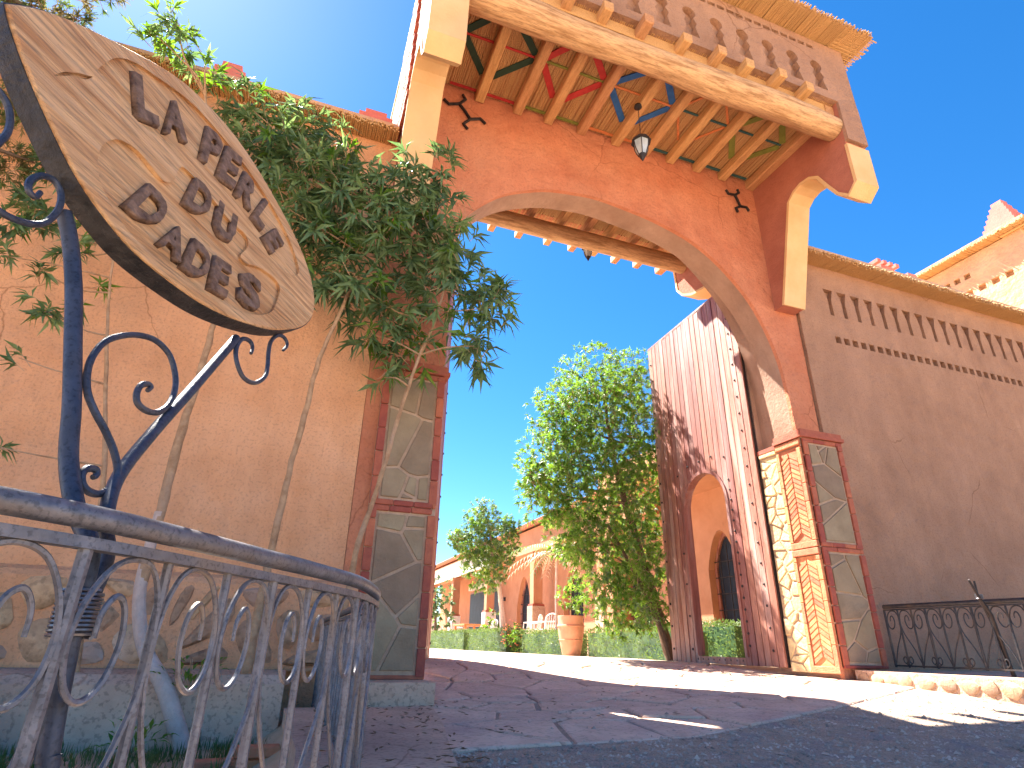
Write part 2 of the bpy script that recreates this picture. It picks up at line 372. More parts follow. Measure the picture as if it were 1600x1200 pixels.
# gravel: uncountable loose stones on the shaded approach
gv = MB()
for k in range(15000):
    if k < 11000: x = random.uniform(.55, 5.45); y = random.uniform(1.2, 3.15 + max(0, x - 2) * .42)
    else: x = random.uniform(-.2, 5.4); y = random.uniform(-1, 1.5) if k % 2 else random.uniform(3, 5)
    if y > 3.2 + max(0, x - 2) * .42 and random.random() > .12: continue
    if x < .75 and y > 1.0: continue
    r = random.uniform(.004, .013) * (1.6 if random.random() < .06 else 1); z = gz(x, y) + r * .4 + (.03 if y > 3.3 + max(0, x - 2) * .42 else .016 if x > .8 and y > 1.5 else 0) + (.0 if y > 3.3 + max(0, x - 2) * .42 else 0)
    a = random.uniform(0, 3.14); ca, sa = math.cos(a) * r, math.sin(a) * r; e = random.uniform(.6, 1); h = r * random.uniform(.4, .8)
    gv.add([(x + ca, y + sa, z), (x - sa * e, y + ca * e, z), (x - ca, y - sa, z), (x + sa * e, y - ca * e, z), (x + ca * .2, y + sa * .2, z + h)],
           [(0, 1, 4), (1, 2, 4), (2, 3, 4), (3, 0, 4)])
tag(gv.build('gravel', M['gravel'], None, fix=False), 'loose grey gravel scattered over the shaded approach to the gate', kind='stuff')

# ------------------------------------------------------------------ kerbs
def ribbon(outer, inner): return outer + inner[::-1]
Lout = [(1.12, 4.58), (.95, 3.6), (.80, 2.9), (.68, 2.3), (.60, 1.75), (.44, 1.2), (.16, .7), (-.3, .28), (-1.0, -.05), (-2, -.2)]
Lin = [(.14, 4.58), (.15, 3.6), (.16, 2.9), (.13, 2.3), (.04, 1.9), (-.14, 1.5), (-.32, 1.25), (-.55, 1.0), (-1.1, .75), (-2, .6)]
slab = tag(MB().prism(ribbon(Lout, Lin), [], -.3, 0, lambda u, v, w: (u, v, (.10 if w == 0 else -.3) + (0 if w else -.02 * (1 - sstep(.5, 4, v))))).build('concrete_kerb', M['concrete'], None),
    'weathered pinkish concrete kerb slab curving under the near railing', 'kerb')
foot = MB().box((.50, 4.60, -.2), (1.14, 4.995, .245))
tag(foot.build('concrete_footing', M['concrete'], None), 'rough concrete footing block under the left gate pillar', 'footing')
plinth = MB()
plinth.prism([(4.45, -.3), (4.5, .24), (4.56, .29), (4.70, .31), (4.995, .31), (4.995, -.3)], [], -7, .12, lambda u, v, w: (w, u, v))
tag(plinth.build('concrete_plinth', M['concrete'], None), 'low pinkish concrete plinth along the foot of the left wall', 'plinth')
# right kerb with cobbles
kerb = thing('stone_kerb', 'raised kerb faced with rounded cobbles beside the right gate pillar', 'kerb', (5.6, 4, .1))
kp = [(5.5, 4.94), (5.5, 3.6), (5.54, 3.0), (5.66, 2.2), (5.95, 1.4), (6.5, .7)]
ki = [(8.8, 4.94), (8.8, 3.6), (8.8, 3), (8.8, 2.2), (8.8, 1.4), (8.8, .7)]
MB().prism(kp + ki[::-1], [], -.2, 0, lambda u, v, w: (u, v, .345 - .025 * (5 - v) / 1.6 * .6 if w == 0 else .0)).build('kerb_top', M['concrete'], kerb)
pth = smooth_path([(x, y, 0) for x, y in kp], 8); d = 0
acc = 0; nxt = .09; i = 0; cob_r = []
for a, b in zip(pth[:-1], pth[1:]):
    L = (b - a).length
    while acc + L > nxt:
        t = (nxt - acc) / L; cob_r.append((a + (b - a) * t, (b - a).normalized())); nxt += random.uniform(.13, .21)
    acc += L
for (p, t) in cob_r:
    s = random.uniform(.068, .095); h = random.uniform(.055, .068); zc = .345 - .025 * (5 - p.y) / 1.6 * .6 - .075
    vs = []; fs = []; nrm = Vector((t.y, -t.x, 0)) if t.y < 0 else Vector((-t.y, t.x, 0)); nrm = Vector((-abs(nrm.x), nrm.y if nrm.x < 0 else -nrm.y, 0))
    rings = [(1, -.004), (.93, .008), (.6, .016)]
    for (k, dd) in rings:
        for q in range(8):
            w = 2 * math.pi * q / 8 + .2
            e = 1 + .12 * math.sin(q * 2.1 + s * 90)
            vs.append(p + t * math.cos(w) * s * k * e + Vector((0, 0, zc + math.sin(w) * h * k * e)) + nrm * dd)
    for r in range(2):
        for q in range(8): fs.append((r * 8 + q, r * 8 + (q + 1) % 8, r * 8 + 8 + (q + 1) % 8, r * 8 + 8 + q))
    fs.append(tuple(range(16, 24)))
    MB().add(vs, fs).build('cobble', M['cobble'], kerb, smooth=True)

# ------------------------------------------------------------------ reeds, merlons
def reeds_y(x0, x1, y0, y1, z, slope=0., step=.021, layers=2, lz=.022, r=.0095, jit=.03):
    mb = MB()
    for l in range(layers):
        x = x0 + (step / 2 if l % 2 else 0)
        while x < x1:
            rr = r * random.uniform(.75, 1.2); a = y0 + random.uniform(-jit, jit); zz = z + l * lz + random.uniform(-.003, .003); dx = random.uniform(-.012, .012)
            mb.tube([(x, a, zz - slope * (y1 - a)), (x + dx, y1, zz)], rr, 5, cap=True); x += step * random.uniform(.85, 1.15)
    return mb
def reeds_x(y0, y1, x0, x1, z, step=.021, layers=2, lz=.022, r=.0095, jit=.03):
    mb = MB()
    for l in range(layers):
        y = y0
        while y < y1:
            rr = r * random.uniform(.75, 1.2); zz = z + l * lz + random.uniform(-.003, .003)
            mb.tube([(x0 + random.uniform(-jit, jit), y, zz), (x1, y + random.uniform(-.01, .01), zz)], rr, 5); y += step * random.uniform(.85, 1.15)
    return mb
def merlon(mb, x, y, z, w, h, steps=4, d=None):
    d = d or w
    for k in range(steps):
        f = 1 - k / steps * .8
        mb.box((x - w / 2 * f, y - d / 2 * f, z + h * k / steps - (.002 * k)), (x + w / 2 * f, y + d / 2 * f, z + h * (k + 1) / steps))
    return mb

def smooth2d(c, k=3):
    n = len(c); o = []
    for i in range(n):
        a, b, d = Vector(c[i - 1]), Vector(c[i]), Vector(c[(i + 1) % n]); m0 = (a + b) / 2; m1 = (b + d) / 2
        for j in range(k): t = j / k; q = m0 * (1 - t) ** 2 + b * 2 * t * (1 - t) + m1 * t * t; o.append((q.x, q.y))
    return o
# ------------------------------------------------------------------ left boundary wall
wl_ = thing('boundary_wall', 'peach plastered garden wall with a rubble stone foot left of the gate', 'wall', (-3, 5, 0))
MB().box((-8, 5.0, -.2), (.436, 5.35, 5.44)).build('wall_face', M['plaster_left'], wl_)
tag(reeds_y(-8, .40, 4.76, 5.40, 5.47, .10, layers=3).build('reed_coping', M['reed'], wl_, fix=False), kind='stuff')
MB().prism([(4.84, 5.535), (4.86, 5.60), (5.1, 5.66), (5.38, 5.66), (5.42, 5.50)], [], -8, .39, lambda u, v, w: (w, u, v)).build('mud_cap', M['plaster_tower'], wl_)
merlon(MB(), .16, 5.16, 5.655, .50, .30, 3, .3).build('merlon', M['pink'], wl_)
merlon(MB(), -1.34, 5.16, 5.655, .40, .36, 3, .3).build('merlon', M['pink'], wl_)
seeds = []
for j in range(3):
    for i in range(24): seeds.append((-7.4 + i * .33 + (j % 2) * .16 + random.uniform(-.16, .16), .40 + j * .19 + random.uniform(-.10, .10)))
MB().prism([(4.90, .30), (4.90, .86), (4.93, .90), (4.999, .93), (4.999, .30)], [], -8, .56, lambda u, v, w: (w, u, v)).build('footing', M['plaster_left'], wl_)
for c in voronoi(seeds, rect(-7.6, .33, .46, .86), .05):
    if len(c) < 3: continue
    dd = random.uniform(.012, .035)
    cx = sum(q[0] for q in c) / len(c); cz = sum(q[1] for q in c) / len(c)
    q = [(x, z) for (x, z) in smooth2d(c, 3)]; q = [(cx + (x - cx) * random.uniform(.95, 1.02), cz + (z - cz) * random.uniform(.95, 1.02)) for x, z in q]
    MB().prism(q, [], .02, -dd, FRONT(4.90), bev=.035).build('stone', M['rubble'], wl_, smooth=True)

# ------------------------------------------------------------------ right boundary wall
wr_ = thing('boundary_wall', 'tan plastered wall with a row of slot niches and reed coping right of the gate', 'wall', (9, 5, 0))
holes = []
k = 0; x = 6.40
while x < 14.6:
    l = -.015
    holes.append([(x - .085, 5.07), (x - .05, 4.96), (x - .033, 4.90), (x - .033, 4.66), (x + .033, 4.66), (x + .033, 4.90), (x + .05, 4.96), (x + .085, 5.07)]); x += .247
x = 6.40
while x < 14.6:
    holes.append(rect(x - .048, 4.235, x + .048, 4.335)); x += .15
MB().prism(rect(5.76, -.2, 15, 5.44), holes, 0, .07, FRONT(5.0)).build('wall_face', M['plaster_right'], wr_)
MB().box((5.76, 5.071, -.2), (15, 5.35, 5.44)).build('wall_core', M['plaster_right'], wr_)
tag(reeds_y(5.78, 14.9, 4.74, 5.40, 5.47, .10, layers=3).build('reed_coping', M['reed'], wr_, fix=False), kind='stuff')
MB().prism([(4.82, 5.535), (4.84, 5.60), (5.1, 5.66), (5.38, 5.66), (5.42, 5.50)], [], 5.77, 15, lambda u, v, w: (w, u, v)).build('mud_cap', M['plaster_tower'], wr_)
# narrow pilaster strip beside the gate
MB().prism([(5.76, .34), (6.06, .34), (5.98, 2.7), (5.86, 5.43), (5.76, 5.43)], [], -.035, -.001, FRONT(5.0)).build('pilaster', M['plaster_right'], wr_)

# storeroom roof behind with merlons, tower
st = thing('storeroom', 'low flat roofed block behind the right wall with toothed pink merlons', 'building', (10.5, 7, 0))
MB().box((8.6, 5.9, 0), (12.9, 8.6, 6.30)).build('wall', M['plaster_tower'], st)
mm = MB(); merlon(mm, 9.35, 6.1, 6.30, .62, .62, 3, .3)
for q in range(4): mm.box((9.08 + q * .15, 5.98, 6.92), (9.16 + q * .15, 6.2, 6.985))
mm.build('merlon', M['pink'], st)
merlon(MB(), 10.0, 6.1, 6.30, .55, .62, 4, .3).build('merlon', M['pink'], st)
tw = thing('tower', 'square mud plastered tower with reed cornice rising behind the right wall', 'tower', (15, 8, 0))
th = [rect(y, z, y + .13, z + .13) for (y, z) in [(7.36 - .22 * q, 8.02) for q in range(4)]] + [rect(y, z, y + .15, z + .14) for (y, z) in [(7.02 - .27 * q, 7.62) for q in range(5)]]
MB().prism(rect(5.57, 0, 10, 8.5), th, 0, .12, SIDE(13.0)).build('wall_face', M['plaster_tower'], tw)
MB().box((13.121, 5.57, 0), (17, 10, 8.5)).build('wall', M['plaster_tower'], tw)
mbt = reeds_x(5.35, 10.1, 12.72, 13.4, 8.53, step=.03, layers=2, r=.013); mbt2 = reeds_y(12.9, 17, 5.28, 5.9, 8.50, 0, step=.03, r=.013)
mbt.add(mbt2.v, mbt2.f); tag(mbt.build('reed_coping', M['reed'], tw, fix=False), kind='stuff')
MB().box((12.82, 5.38, 8.57), (17, 10, 8.68)).build('mud_cap', M['plaster_tower'], tw)
merlon(MB(), 13.2, 5.85, 8.68, .62, .75, 6, .62).build('merlon', M['pink'], tw)

# ------------------------------------------------------------------ gateway
gw = thing('gateway', 'tall terracotta arched gateway with timber porch and keyhole parapet', 'gateway', (3.2, 5.4, 0))
ARCH = [(1.14, .05), (1.13, 2.8), (1.13, 3.9), (1.17, 4.45), (1.25, 4.73), (1.38, 4.92), (1.69, 5.2), (2.16, 5.42), (2.55, 5.50), (2.90, 5.53), (3.47, 5.47), (3.85, 5.39), (4.2, 5.27), (4.5, 5.09), (4.76, 4.86), (4.98, 4.60), (5.14, 4.31), (5.27, 3.95), (5.345, 3.55), (5.38, 2.81), (5.42, .05)]
AR2 = []
for q in range(len(ARCH) - 1):
    a, b = ARCH[q], ARCH[q + 1]
    AR2.append(a)
AR2.append(ARCH[-1])
sm = smooth_path([(a[0], a[1], 0) for a in ARCH[2:-1]], 4)
AR2 = [ARCH[0], ARCH[1]] + [(p.x, p.y) for p in sm] + [ARCH[-1]]
def shrink(poly, e): return [(x + (e if x < 3 else -e) * (0 if False else 1), z - (e if z > 5 else 0)) for x, z in poly]
outer = [(.44, .05)] + AR2 + [(5.74, .05), (5.74, 7.62), (.44, 7.62)]
MB().prism(outer, [], 0, .05, FRONT(5.0)).build('facade_wall', M['plaster_gate'], gw)
MB().prism(outer, [], .0505, .348, FRONT(5.0)).build('arch_body', M['plaster_jamb'], gw)
AR3 = [ARCH[0], (1.13, 2.8), (1.06, 2.801)] + [(3.26 + (x - 3.26) * 1.045, 2.8 + (z - 2.8) * 1.16) for x, z in AR2[3:-2]] + [(5.46, 2.801), (5.38, 2.8), ARCH[-1]]
MB().prism([(.44, .05)] + AR3 + [(5.74, .05), (5.74, 7.62), (.44, 7.62)], [], .3485, .65, FRONT(5.0)).build('rear_arch_body', M['plaster_jamb'], gw)
MB().box((5.392, 5.651, .30), (5.62, 5.82, 5.62)).build('door_jamb', M['plaster_jamb'], gw)
# wings
PROF = [(5.0, 4.5), (4.85, 4.5), (4.47, 5.83), (4.36, 5.92), (4.24, 5.95), (4.10, 5.93), (3.98, 5.84), (3.88, 5.62), (3.78, 5.42), (3.66, 5.30), (3.55, 5.40), (3.53, 6.3), (3.51, 7.62)]
def offset_path(P, e):
    o = []
    for i in range(len(P)):
        a = Vector(P[max(i - 1, 0)]); b = Vector(P[min(i + 1, len(P) - 1)]); t = (b - a).normalized(); o.append((P[i][0] - abs(e) * (t.y if True else 0) * -1 * -1, P[i][1] + e * -t.x * -1))
    return o
def off2(P, e):
    o = []
    for i in range(len(P)):
        a = Vector(P[max(i - 1, 0)]); b = Vector(P[min(i + 1, len(P) - 1)]); t = (b - a).normalized()
        o.append((P[i][0] - t.y * e, P[i][1] + t.x * e))
    return o
def wing(x0, x1, prof, rear=False, ztop=9):
    P = prof if not rear else [(5.651, 5.60), (6.2, 5.62), (6.55, 5.68), (6.78, 5.80), (6.90, 5.95), (6.94, 6.4), (6.96, 7.62)]
    base = 4.999 if not rear else 5.651
    P = [(base, P[0][1])] + P[1:]
    poly = P + [(base, 7.62)]
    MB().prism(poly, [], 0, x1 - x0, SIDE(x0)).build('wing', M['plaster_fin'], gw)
    i0 = 0 if rear else 1
    path = [q for q in P[i0:] if q[1] < ztop]
    sgn = -1 if not rear else 1
    e1 = off2(path, .028 * (1 if not rear else -1)); e0 = off2(path, -.01 * (1 if not rear else -1))
    MB().prism(e1 + e0[::-1], [], -.012, x1 - x0 + .012, SIDE(x0)).build('wing_trim', M['cream'], gw)
PROF2 = PROF[:-2] + [(3.545, 5.95), (3.53, 6.3), (3.51, 7.62)]
wing(5.385, 5.70, PROF2, ztop=6.0); wing(.44, .76, PROF)
wing(5.40, 5.70, PROF, True); wing(.44, .76, PROF, True)
MB().box((5.386, 3.495, 6.0), (5.699, 3.56, 6.604)).build('wing_face', M['plaster_right'], gw)
# red brick courses on the left flank of the gate
for q in range(38):
    z = 4.35 + q * .086
    for (ya, yb) in ((5.02, 5.32), (5.33, 5.64)) if q % 2 else ((5.02, 5.16), (5.17, 5.48), (5.49, 5.64)):
        if z > 4.5 or True: MB().cbox((.405 + random.uniform(0, .008), ya, z), (.445, yb, z + .074), .006).build('brick', M['red_band'], gw)
for q in range(24):
    z = 5.60 + q * .086
    for (ya, yb) in ((4.5, 4.72), (4.73, 5.0)) if q % 2 else ((4.62, 4.84), (4.85, 5.0)):
        MB().cbox((.402 + random.uniform(0, .008), ya, z), (.4395, yb, z + .074), .006).build('brick', M['red_band'], gw)

# dado with slate panels on each pillar
def dado(x0, x1, zb, seedv, nst):
    rs = random.Random(seedv)
    MB().box((x0, 4.962, zb), (x1, 4.999, 2.78)).build('dado_backing', M['mortar'], gw)
    zs = [(zb + .04, 1.49), (1.60, 2.72)]
    bw = .065
    def br(a, b): MB().cbox((a[0], 4.935 + rs.uniform(0, .008), a[1]), (b[0], 4.975, b[1]), .006).build('brick', M['red_band'], gw)
    for (za, zc) in zs:
        for xx in (x0, x1 - bw):
            z = za - .03
            while z < zc - .02:
                e = min(z + .20 * rs.uniform(.85, 1.15), zc + .02); br((xx, z), (xx + bw, e - .006)); z = e
        sd = [(rs.uniform(x0 + bw, x1 - bw), rs.uniform(za, zc)) for _ in range(nst)]
        b = rect(x0 + bw + .022, za + .015, x1 - bw - .022, zc - .02)
        for c in voronoi(sd, b, .026):
            if len(c) >= 3: MB().prism(c, [], .012, -.006 - rs.uniform(0, .004), FRONT(4.955), bev=.006).build('slate', M['slate'], gw)
    for z in (1.495, 1.545, 2.725):
        x = x0
        while x < x1 - .03:
            e = min(x1, x + .17 * rs.uniform(.85, 1.2)); br((x, z), (e - .005, z + .046)); x = e
    br((x0, zb - .005), (x1, zb + .025))
dado(.57, 1.13, .25, 3, 8); dado(5.385, 5.97, .36, 12, 8)
for (x0, x1, ye) in ((.54, 1.17, 5.66), (5.335, 6.0, 5.36)):
    MB().box((x0, 4.915, 2.78), (x1, ye, 2.82)).build('cap_moulding', M['red_band'], gw)
    MB().box((x0 + .02, 4.93, 2.8205), (x1 - .02, ye - .002, 2.875)).build('cap_moulding', M['red_band'], gw)
MB().box((5.36, 5.361, 2.74), (5.43, 5.68, 2.79)).build('cap_moulding', M['red_band'], gw)
# jamb: herringbone bricks, then yellow rubble
JX = 5.385
for (za, zc) in ((.36, 1.46), (1.62, 2.68)):
    MB().box((JX - .012, 4.975, za), (JX + .04, 5.32, zc)).build('panel_backing', M['brick'], gw)
    z = za + .02
    while z < zc - .12:
        for (ya, yb, s) in ((5.045, 5.165, 1), (5.175, 5.295, -1)):
            h = .045; lo = 0 if s > 0 else .075
            zz = z + lo; z2 = z + .075 - lo
            P = [(ya, zz), (yb, z2), (yb, z2 + h), (ya, zz + h)]
            MB().prism(P, [], 0, -.010 - random.uniform(0, .005), SIDE(JX - .011), bev=.004).build('brick', M['brick'], gw)
        z += .058
    for (ya, yb) in ((4.978, 5.030), (5.305, 5.345)):
        z = za
        while z < zc - .02:
            e = min(zc, z + .21); MB().cbox((JX - .034, ya, z), (JX - .002, yb, e - .006), .005).build('brick', M['brick'], gw); z = e
for z in (1.468, 1.545, .30, 2.70):
    MB().cbox((JX - .036, 4.978, z), (JX + .01, 5.345, z + .068), .006).build('brick', M['brick'], gw)
seeds = [(5.36 + random.random() * .27, .33 + q * .055 + random.uniform(-.03, .03)) for q in range(44)]
for c in voronoi(seeds, rect(5.355, .30, 5.645, 2.73), .018):
    if len(c) >= 3: MB().prism(c, [], .03, -.012 - random.uniform(0, .02), SIDE(JX + .004), bev=.012).build('stone', M['ystone'], gw)
MB().box((JX - .004, 5.352, .30), (JX + .03, 5.648, 2.735)).build('panel_backing', M['mortar'], gw)

# porch ceiling: joists, reeds, painted battens
JXS = [.87, 1.31, 1.80, 2.21, 2.67, 3.17, 3.61, 4.0, 4.43, 4.85, 5.30]
for x in JXS[1:-1]:
    MB().cbox((x - .055, 3.40 + random.uniform(-.02, .02), 6.47), (x + .055, 4.998, 6.60), .012).build('joist', M['joist'], gw)
MB().cbox((5.26, 3.58, 6.45), (5.384, 4.998, 6.60), .012).build('joist', M['joist'], gw)
tag(reeds_y(.77, 5.38, 3.56, 4.995, 6.612, 0, .023, 1, jit=.005, r=.011).build('reed_ceiling', M['reed'], gw, fix=False), kind='stuff')
MB().box((.765, 3.56, 6.626), (5.38, 4.995, 6.65)).build('ceiling_board', M['joist'], gw)
def batten(p, q, w, m, z=6.588):
    p = Vector(p); q = Vector(q); d = (q - p).normalized(); n = Vector((-d.y, d.x)) * w / 2
    MB().prism([tuple(p + n), tuple(q + n), tuple(q - n), tuple(p - n)], [], 0, .012, FLAT(z)).build('painted_batten', m, gw)
cols = [('p_green', 'p_red'), ('p_red', 'p_olive'), ('p_blue', 'p_orange'), ('p_orange', 'p_teal'), ('p_olive', 'p_teal')]
ym, yt, yb_ = 4.28, 3.90, 4.70
for k, (ca, cb) in enumerate(cols):
    xl, xc, xr = JXS[2 * k], JXS[2 * k + 1], JXS[2 * k + 2]
    xl0 = xl + .06; xr0 = xr - .06
    wd = .078 if k != 3 else .028
    batten((xl0, ym - .03), (xc - .058, yt), wd, M[ca]); batten((xl0, ym + .03), (xc - .058, yb_), wd, M[ca])
    batten((xc + .058, yt), (xr0, ym - .03), wd, M[ca]); batten((xc + .058, yb_), (xr0, ym + .03), wd, M[ca])
    for (a, b) in ((xl0, xc - .058), (xc + .058, xr0)):
        batten((a, ym), (b, ym), .026, M[cb], 6.584); batten((a, 4.945), (b, 4.945), .035, M[cb], 6.584)
# log beam
lp = []; rl = []
for q in range(29):
    t = q / 28; x = .50 + t * 4.88
    lp.append((x, 3.69 + .03 * math.sin(t * 5) - .02, 6.30 + .035 * math.sin(t * 3.3 + .4) + .008 * math.sin(t * 17))); rl.append(.158 + .012 * math.sin(t * 9 + 1) - .012 * t + random.uniform(-.004, .004))
MB().tube(lp, rl, 20).build('log_beam', M['log'], gw, smooth=True)
fas = MB()
for q in range(7): fas.tube([(.77, 3.60, 6.47 + q * .021), (5.38, 3.60, 6.47 + q * .021)], .0105, 6)
tag(fas.build('reed_fascia', M['reed'], gw, fix=False), kind='stuff')
# parapet with keyhole niches
def keyhole(x, s=1.0):
    P = []
    zc = 7.13
    for q in range(13):
        a = math.radians(-52 + q * (284 / 12)); P.append((x + .088 * math.cos(a), zc + .088 * math.sin(a)))
    P += [(x - .047, 7.05), (x - .088, 6.97), (x - .060, 6.90), (x - .10, 6.74), (x + .10, 6.74), (x + .060, 6.90), (x + .088, 6.97), (x + .047, 7.05)]
    return P
holes = [keyhole(5.17 - .372 * q) for q in range(12)]
x = 5.22
while x > .9: holes.append(rect(x - .125, 7.44, x - .02, 7.50)); x -= .135
MB().prism(rect(.44, 6.605, 5.70, 7.62), holes, 0, .075, FRONT(3.50)).build('parapet_wall', M['plaster_right'], gw)
MB().box((.44, 3.576, 6.605), (5.70, 3.75, 7.62)).build('parapet_core', M['plaster_right'], gw)
tag(reeds_y(.42, 5.92, 3.20, 3.9, 7.65, .03, .022, 3).build('reed_coping', M['reed'], gw, fix=False), kind='stuff')
cop = reeds_x(3.24, 7.2, 6.0, 5.5, 7.635, step=.024, layers=1); 
tag(cop.build('reed_coping', M['reed'], gw, fix=False), kind='stuff')
MB().box((.43, 3.30, 7.715), (5.86, 7.12, 7.80)).build('roof_slab', M['plaster_tower'], gw)
MB().box((.77, 3.751, 7.50), (5.38, 6.75, 7.615)).build('roof_deck', M['plaster_tower'], gw)
merlon(MB(), 5.45, 3.62, 7.80, .46, .42, 4).build('merlon', M['pink'], gw); merlon(MB(), .6, 3.62, 7.80, .46, .42, 4).build('merlon', M['pink'], gw)
# rear porch
for x in JXS: MB().cbox((x - .05 if x < 5.2 else 5.25, 5.652, 6.47), (x + .05 if x < 5.2 else 5.38, 7.26 + random.uniform(-.03, .04), 6.60), .012).build('joist', M['joist'], gw)
tag(reeds_y(.77, 5.38, 5.66, 6.9, 6.612, 0, .023, 1, jit=.005, r=.011).build('reed_ceiling', M['reed'], gw, fix=False), kind='stuff')
MB().box((.765, 5.66, 6.626), (5.38, 6.72, 6.65)).build('ceiling_board', M['joist'], gw)
MB().tube([(.5, 6.70, 6.31), (2, 6.72, 6.33), (3.6, 6.69, 6.30), (5.39, 6.70, 6.31)], [.14, .13, .135, .14], 18).build('log_beam', M['log'], gw, smooth=True)
MB().box((.44, 6.72, 6.605), (5.70, 6.95, 7.62)).build('parapet_wall', M['plaster_gate'], gw)
# forged Amazigh signs fixed on the facade
def motif(cx, cz, s, rot):
    def T(x, z): c, n = math.cos(rot), math.sin(rot); return (cx + (x * c - z * n) * s, 4.983, cz + (x * n + z * c) * s)
    mb = MB()
    for pts in ([(0, -.5), (.03, 0), (0, .5)], [(-.62, .95), (-.55, .62), (0, .5), (.5, .66), (.52, .95)], [(-.5, -.98), (-.52, -.64), (0, -.5), (.55, -.62), (.62, -.95)]):
        mb.tube([T(*p) for p in pts], .019, 6)
    mb.build('iron_motif', M['dark_iron'], gw)
motif(1.14, 6.24, .24, .65); motif(5.06, 6.18, .19, .35)

# ------------------------------------------------------------------ gate leaves
def gate_leaf(label, x0, y0, x1, y1, wicket, flip):
    g = thing('gate_leaf', label, 'gate', (x0, y0, .3))
    dx, dy = x1 - x0, y1 - y0; W = math.hypot(dx, dy); ux, uy = dx / W, dy / W; nx, ny = (uy, -ux)
    if flip: nx, ny = -nx, -ny        # n points to the face with planks
    fr = lambda u, v, w: (x0 + ux * u + nx * w, y0 + uy * u + ny * w, v)
    zb, zt = .335, 5.30 if wicket else 6.40; u = 0; n = 20; pw = W / n  # the hidden leaf is made taller to cut off stray sun
    wu0, wu1, wz0, wz1 = .66, 1.62, .43, 2.80
    def wick_bottom(u):           # arch top of the opening
        c = (wu0 + wu1) / 2; h = (wu1 - wu0) / 2; t = max(0, 1 - ((u - c) / h) ** 2); return 2.32 + (wz1 - 2.32) * math.sqrt(t)
    for k in range(n):
        a, b = k * pw + .0065, (k + 1) * pw - .0065; w1 = .05 + random.uniform(-.003, .003)
        MB().prism(rect(k * pw - .006, 2.83 if wicket and wu0 - .1 < k * pw < wu1 + .1 else zb, k * pw + .006, zt), [], .002, .03, fr).build('plank_joint', M['dark_iron'], g)
        if wicket and b > wu0 + .02 and a < wu1 - .02:
            aa, bb = max(a, wu0), min(b, wu1)
            if a < wu0: MB().prism(rect(a, zb, wu0, wz0 + 1.89), [], .0, w1, fr, bev=.005).build('plank', M['door'], g)
            if b > wu1: MB().prism(rect(wu1, zb, b, wz0 + 1.89), [], .0, w1, fr, bev=.005).build('plank', M['door'], g)
            pts = [(a, zt), (a, wick_bottom(max(a, wu0)) + .0)]
            if a < wu0: pts = [(a, zt), (a, 2.325), (wu0, 2.325)]
            m_ = 5
            for q in range(m_ + 1):
                t = aa + (bb - aa) * q / m_; pts.append((t, wick_bottom(t)))
            if b > wu1: pts += [(wu1 + .001, 2.325), (b, 2.325)]
            pts.append((b, zt))
            MB().prism(pts, [], .0, w1, fr, bev=0).build('plank', M['door'], g)
        else: MB().prism(rect(a, zb, b, zt), [], .0, w1, fr, bev=.005).build('plank', M['door'], g)
    MB().prism(rect(0, zt + .001, W, zt + .035), [], -.06, .052, fr).build('top_rail', M['door'], g)
    for z in ((.5, .62), (3.2, 3.34), (4.9, 5.04)):
        if wicket and z[0] < 3: MB().prism(rect(wu1, z[0], W, z[1]), [], -.06, -.001, fr).build('ledge', M['door'], g)
        else: MB().prism(rect(0, z[0], W, z[1]), [], -.06, -.001 if wicket else -.031, fr).build('ledge', M['door'], g)
    stud = MB().lathe([(.016, 0), (.015, .007), (.009, .013), (.002, .015)], n=8)
    sm_ = None
    def put(u, z):
        nonlocal sm_
        if sm_ is None:
            mb = MB(); zax = Vector((nx, ny, 0)); xa = Vector((ux, uy, 0)); ya = Vector((0, 0, 1))
            mb.add([xa * v[0] + ya * v[1] + zax * v[2] for v in stud.v], stud.f); sm_ = mb.mesh('stud'); sm_.materials.append(M['dark_iron'])
        link('stud', sm_, None, g, fr(u, z, .052))
    if not wicket: MB().prism(rect(0, zb, W, zt), [], -.03, -.0015, fr).build('light_stop_board', M['door'], g)  # unseen sheet added to stop sun leaking between the planks
    if wicket:
        MB().prism(rect(wu0 - .0, zb, wu1, wz0 - .012), [], .0, .062, fr, bev=.006).build('threshold', M['door'], g)
        arch_o = [(wu1 + .045, wz0)]; arch_i = [(wu1 - .0, wz0)]
        for q in range(15):
            w = math.pi * q / 14; c = (wu0 + wu1) / 2
            arch_o.append((c + (.48 + .045) * math.cos(w), 2.32 + (.48 + .045) * math.sin(w))); arch_i.append((c + .477 * math.cos(w), 2.32 + .476 * math.sin(w)))
        arch_o.append((wu0 - .045, wz0)); arch_i.append((wu0, wz0))
        MB().prism(arch_o + arch_i[::-1], [], -.05, .066, fr).build('wicket_frame', M['door'], g)
        z = .5
        while z < 5.2: put(.17, z); z += .24
        z = .55
        while z < 2.6: put(wu0 - .10, z); z += .135
        for q in range(5): put(wu0 - .06 + .28 * q, 2.98 + (.0 if q in (1, 2, 3) else -.08))
        z = .5
        while z < 5.1: put(W - .06, z); z += .30
        z = .5
        while z < 2.0: put(wu1 + .12, z); z += .42
        for q in range(9): put(wu0 + .05 + q * .115, .385)
    else:
        z = .5
        while z < 5.2: put(.17, z); put(W - .08, z); z += .3
    return g
gate_leaf('tall red plank gate leaf studded with iron and pierced by an arched wicket', 5.385, 5.665, 5.47, 7.93, True, True)
gate_leaf('plain plank gate leaf folded back behind the left pillar', 1.145, 5.66, 1.78, 7.80, False, False)

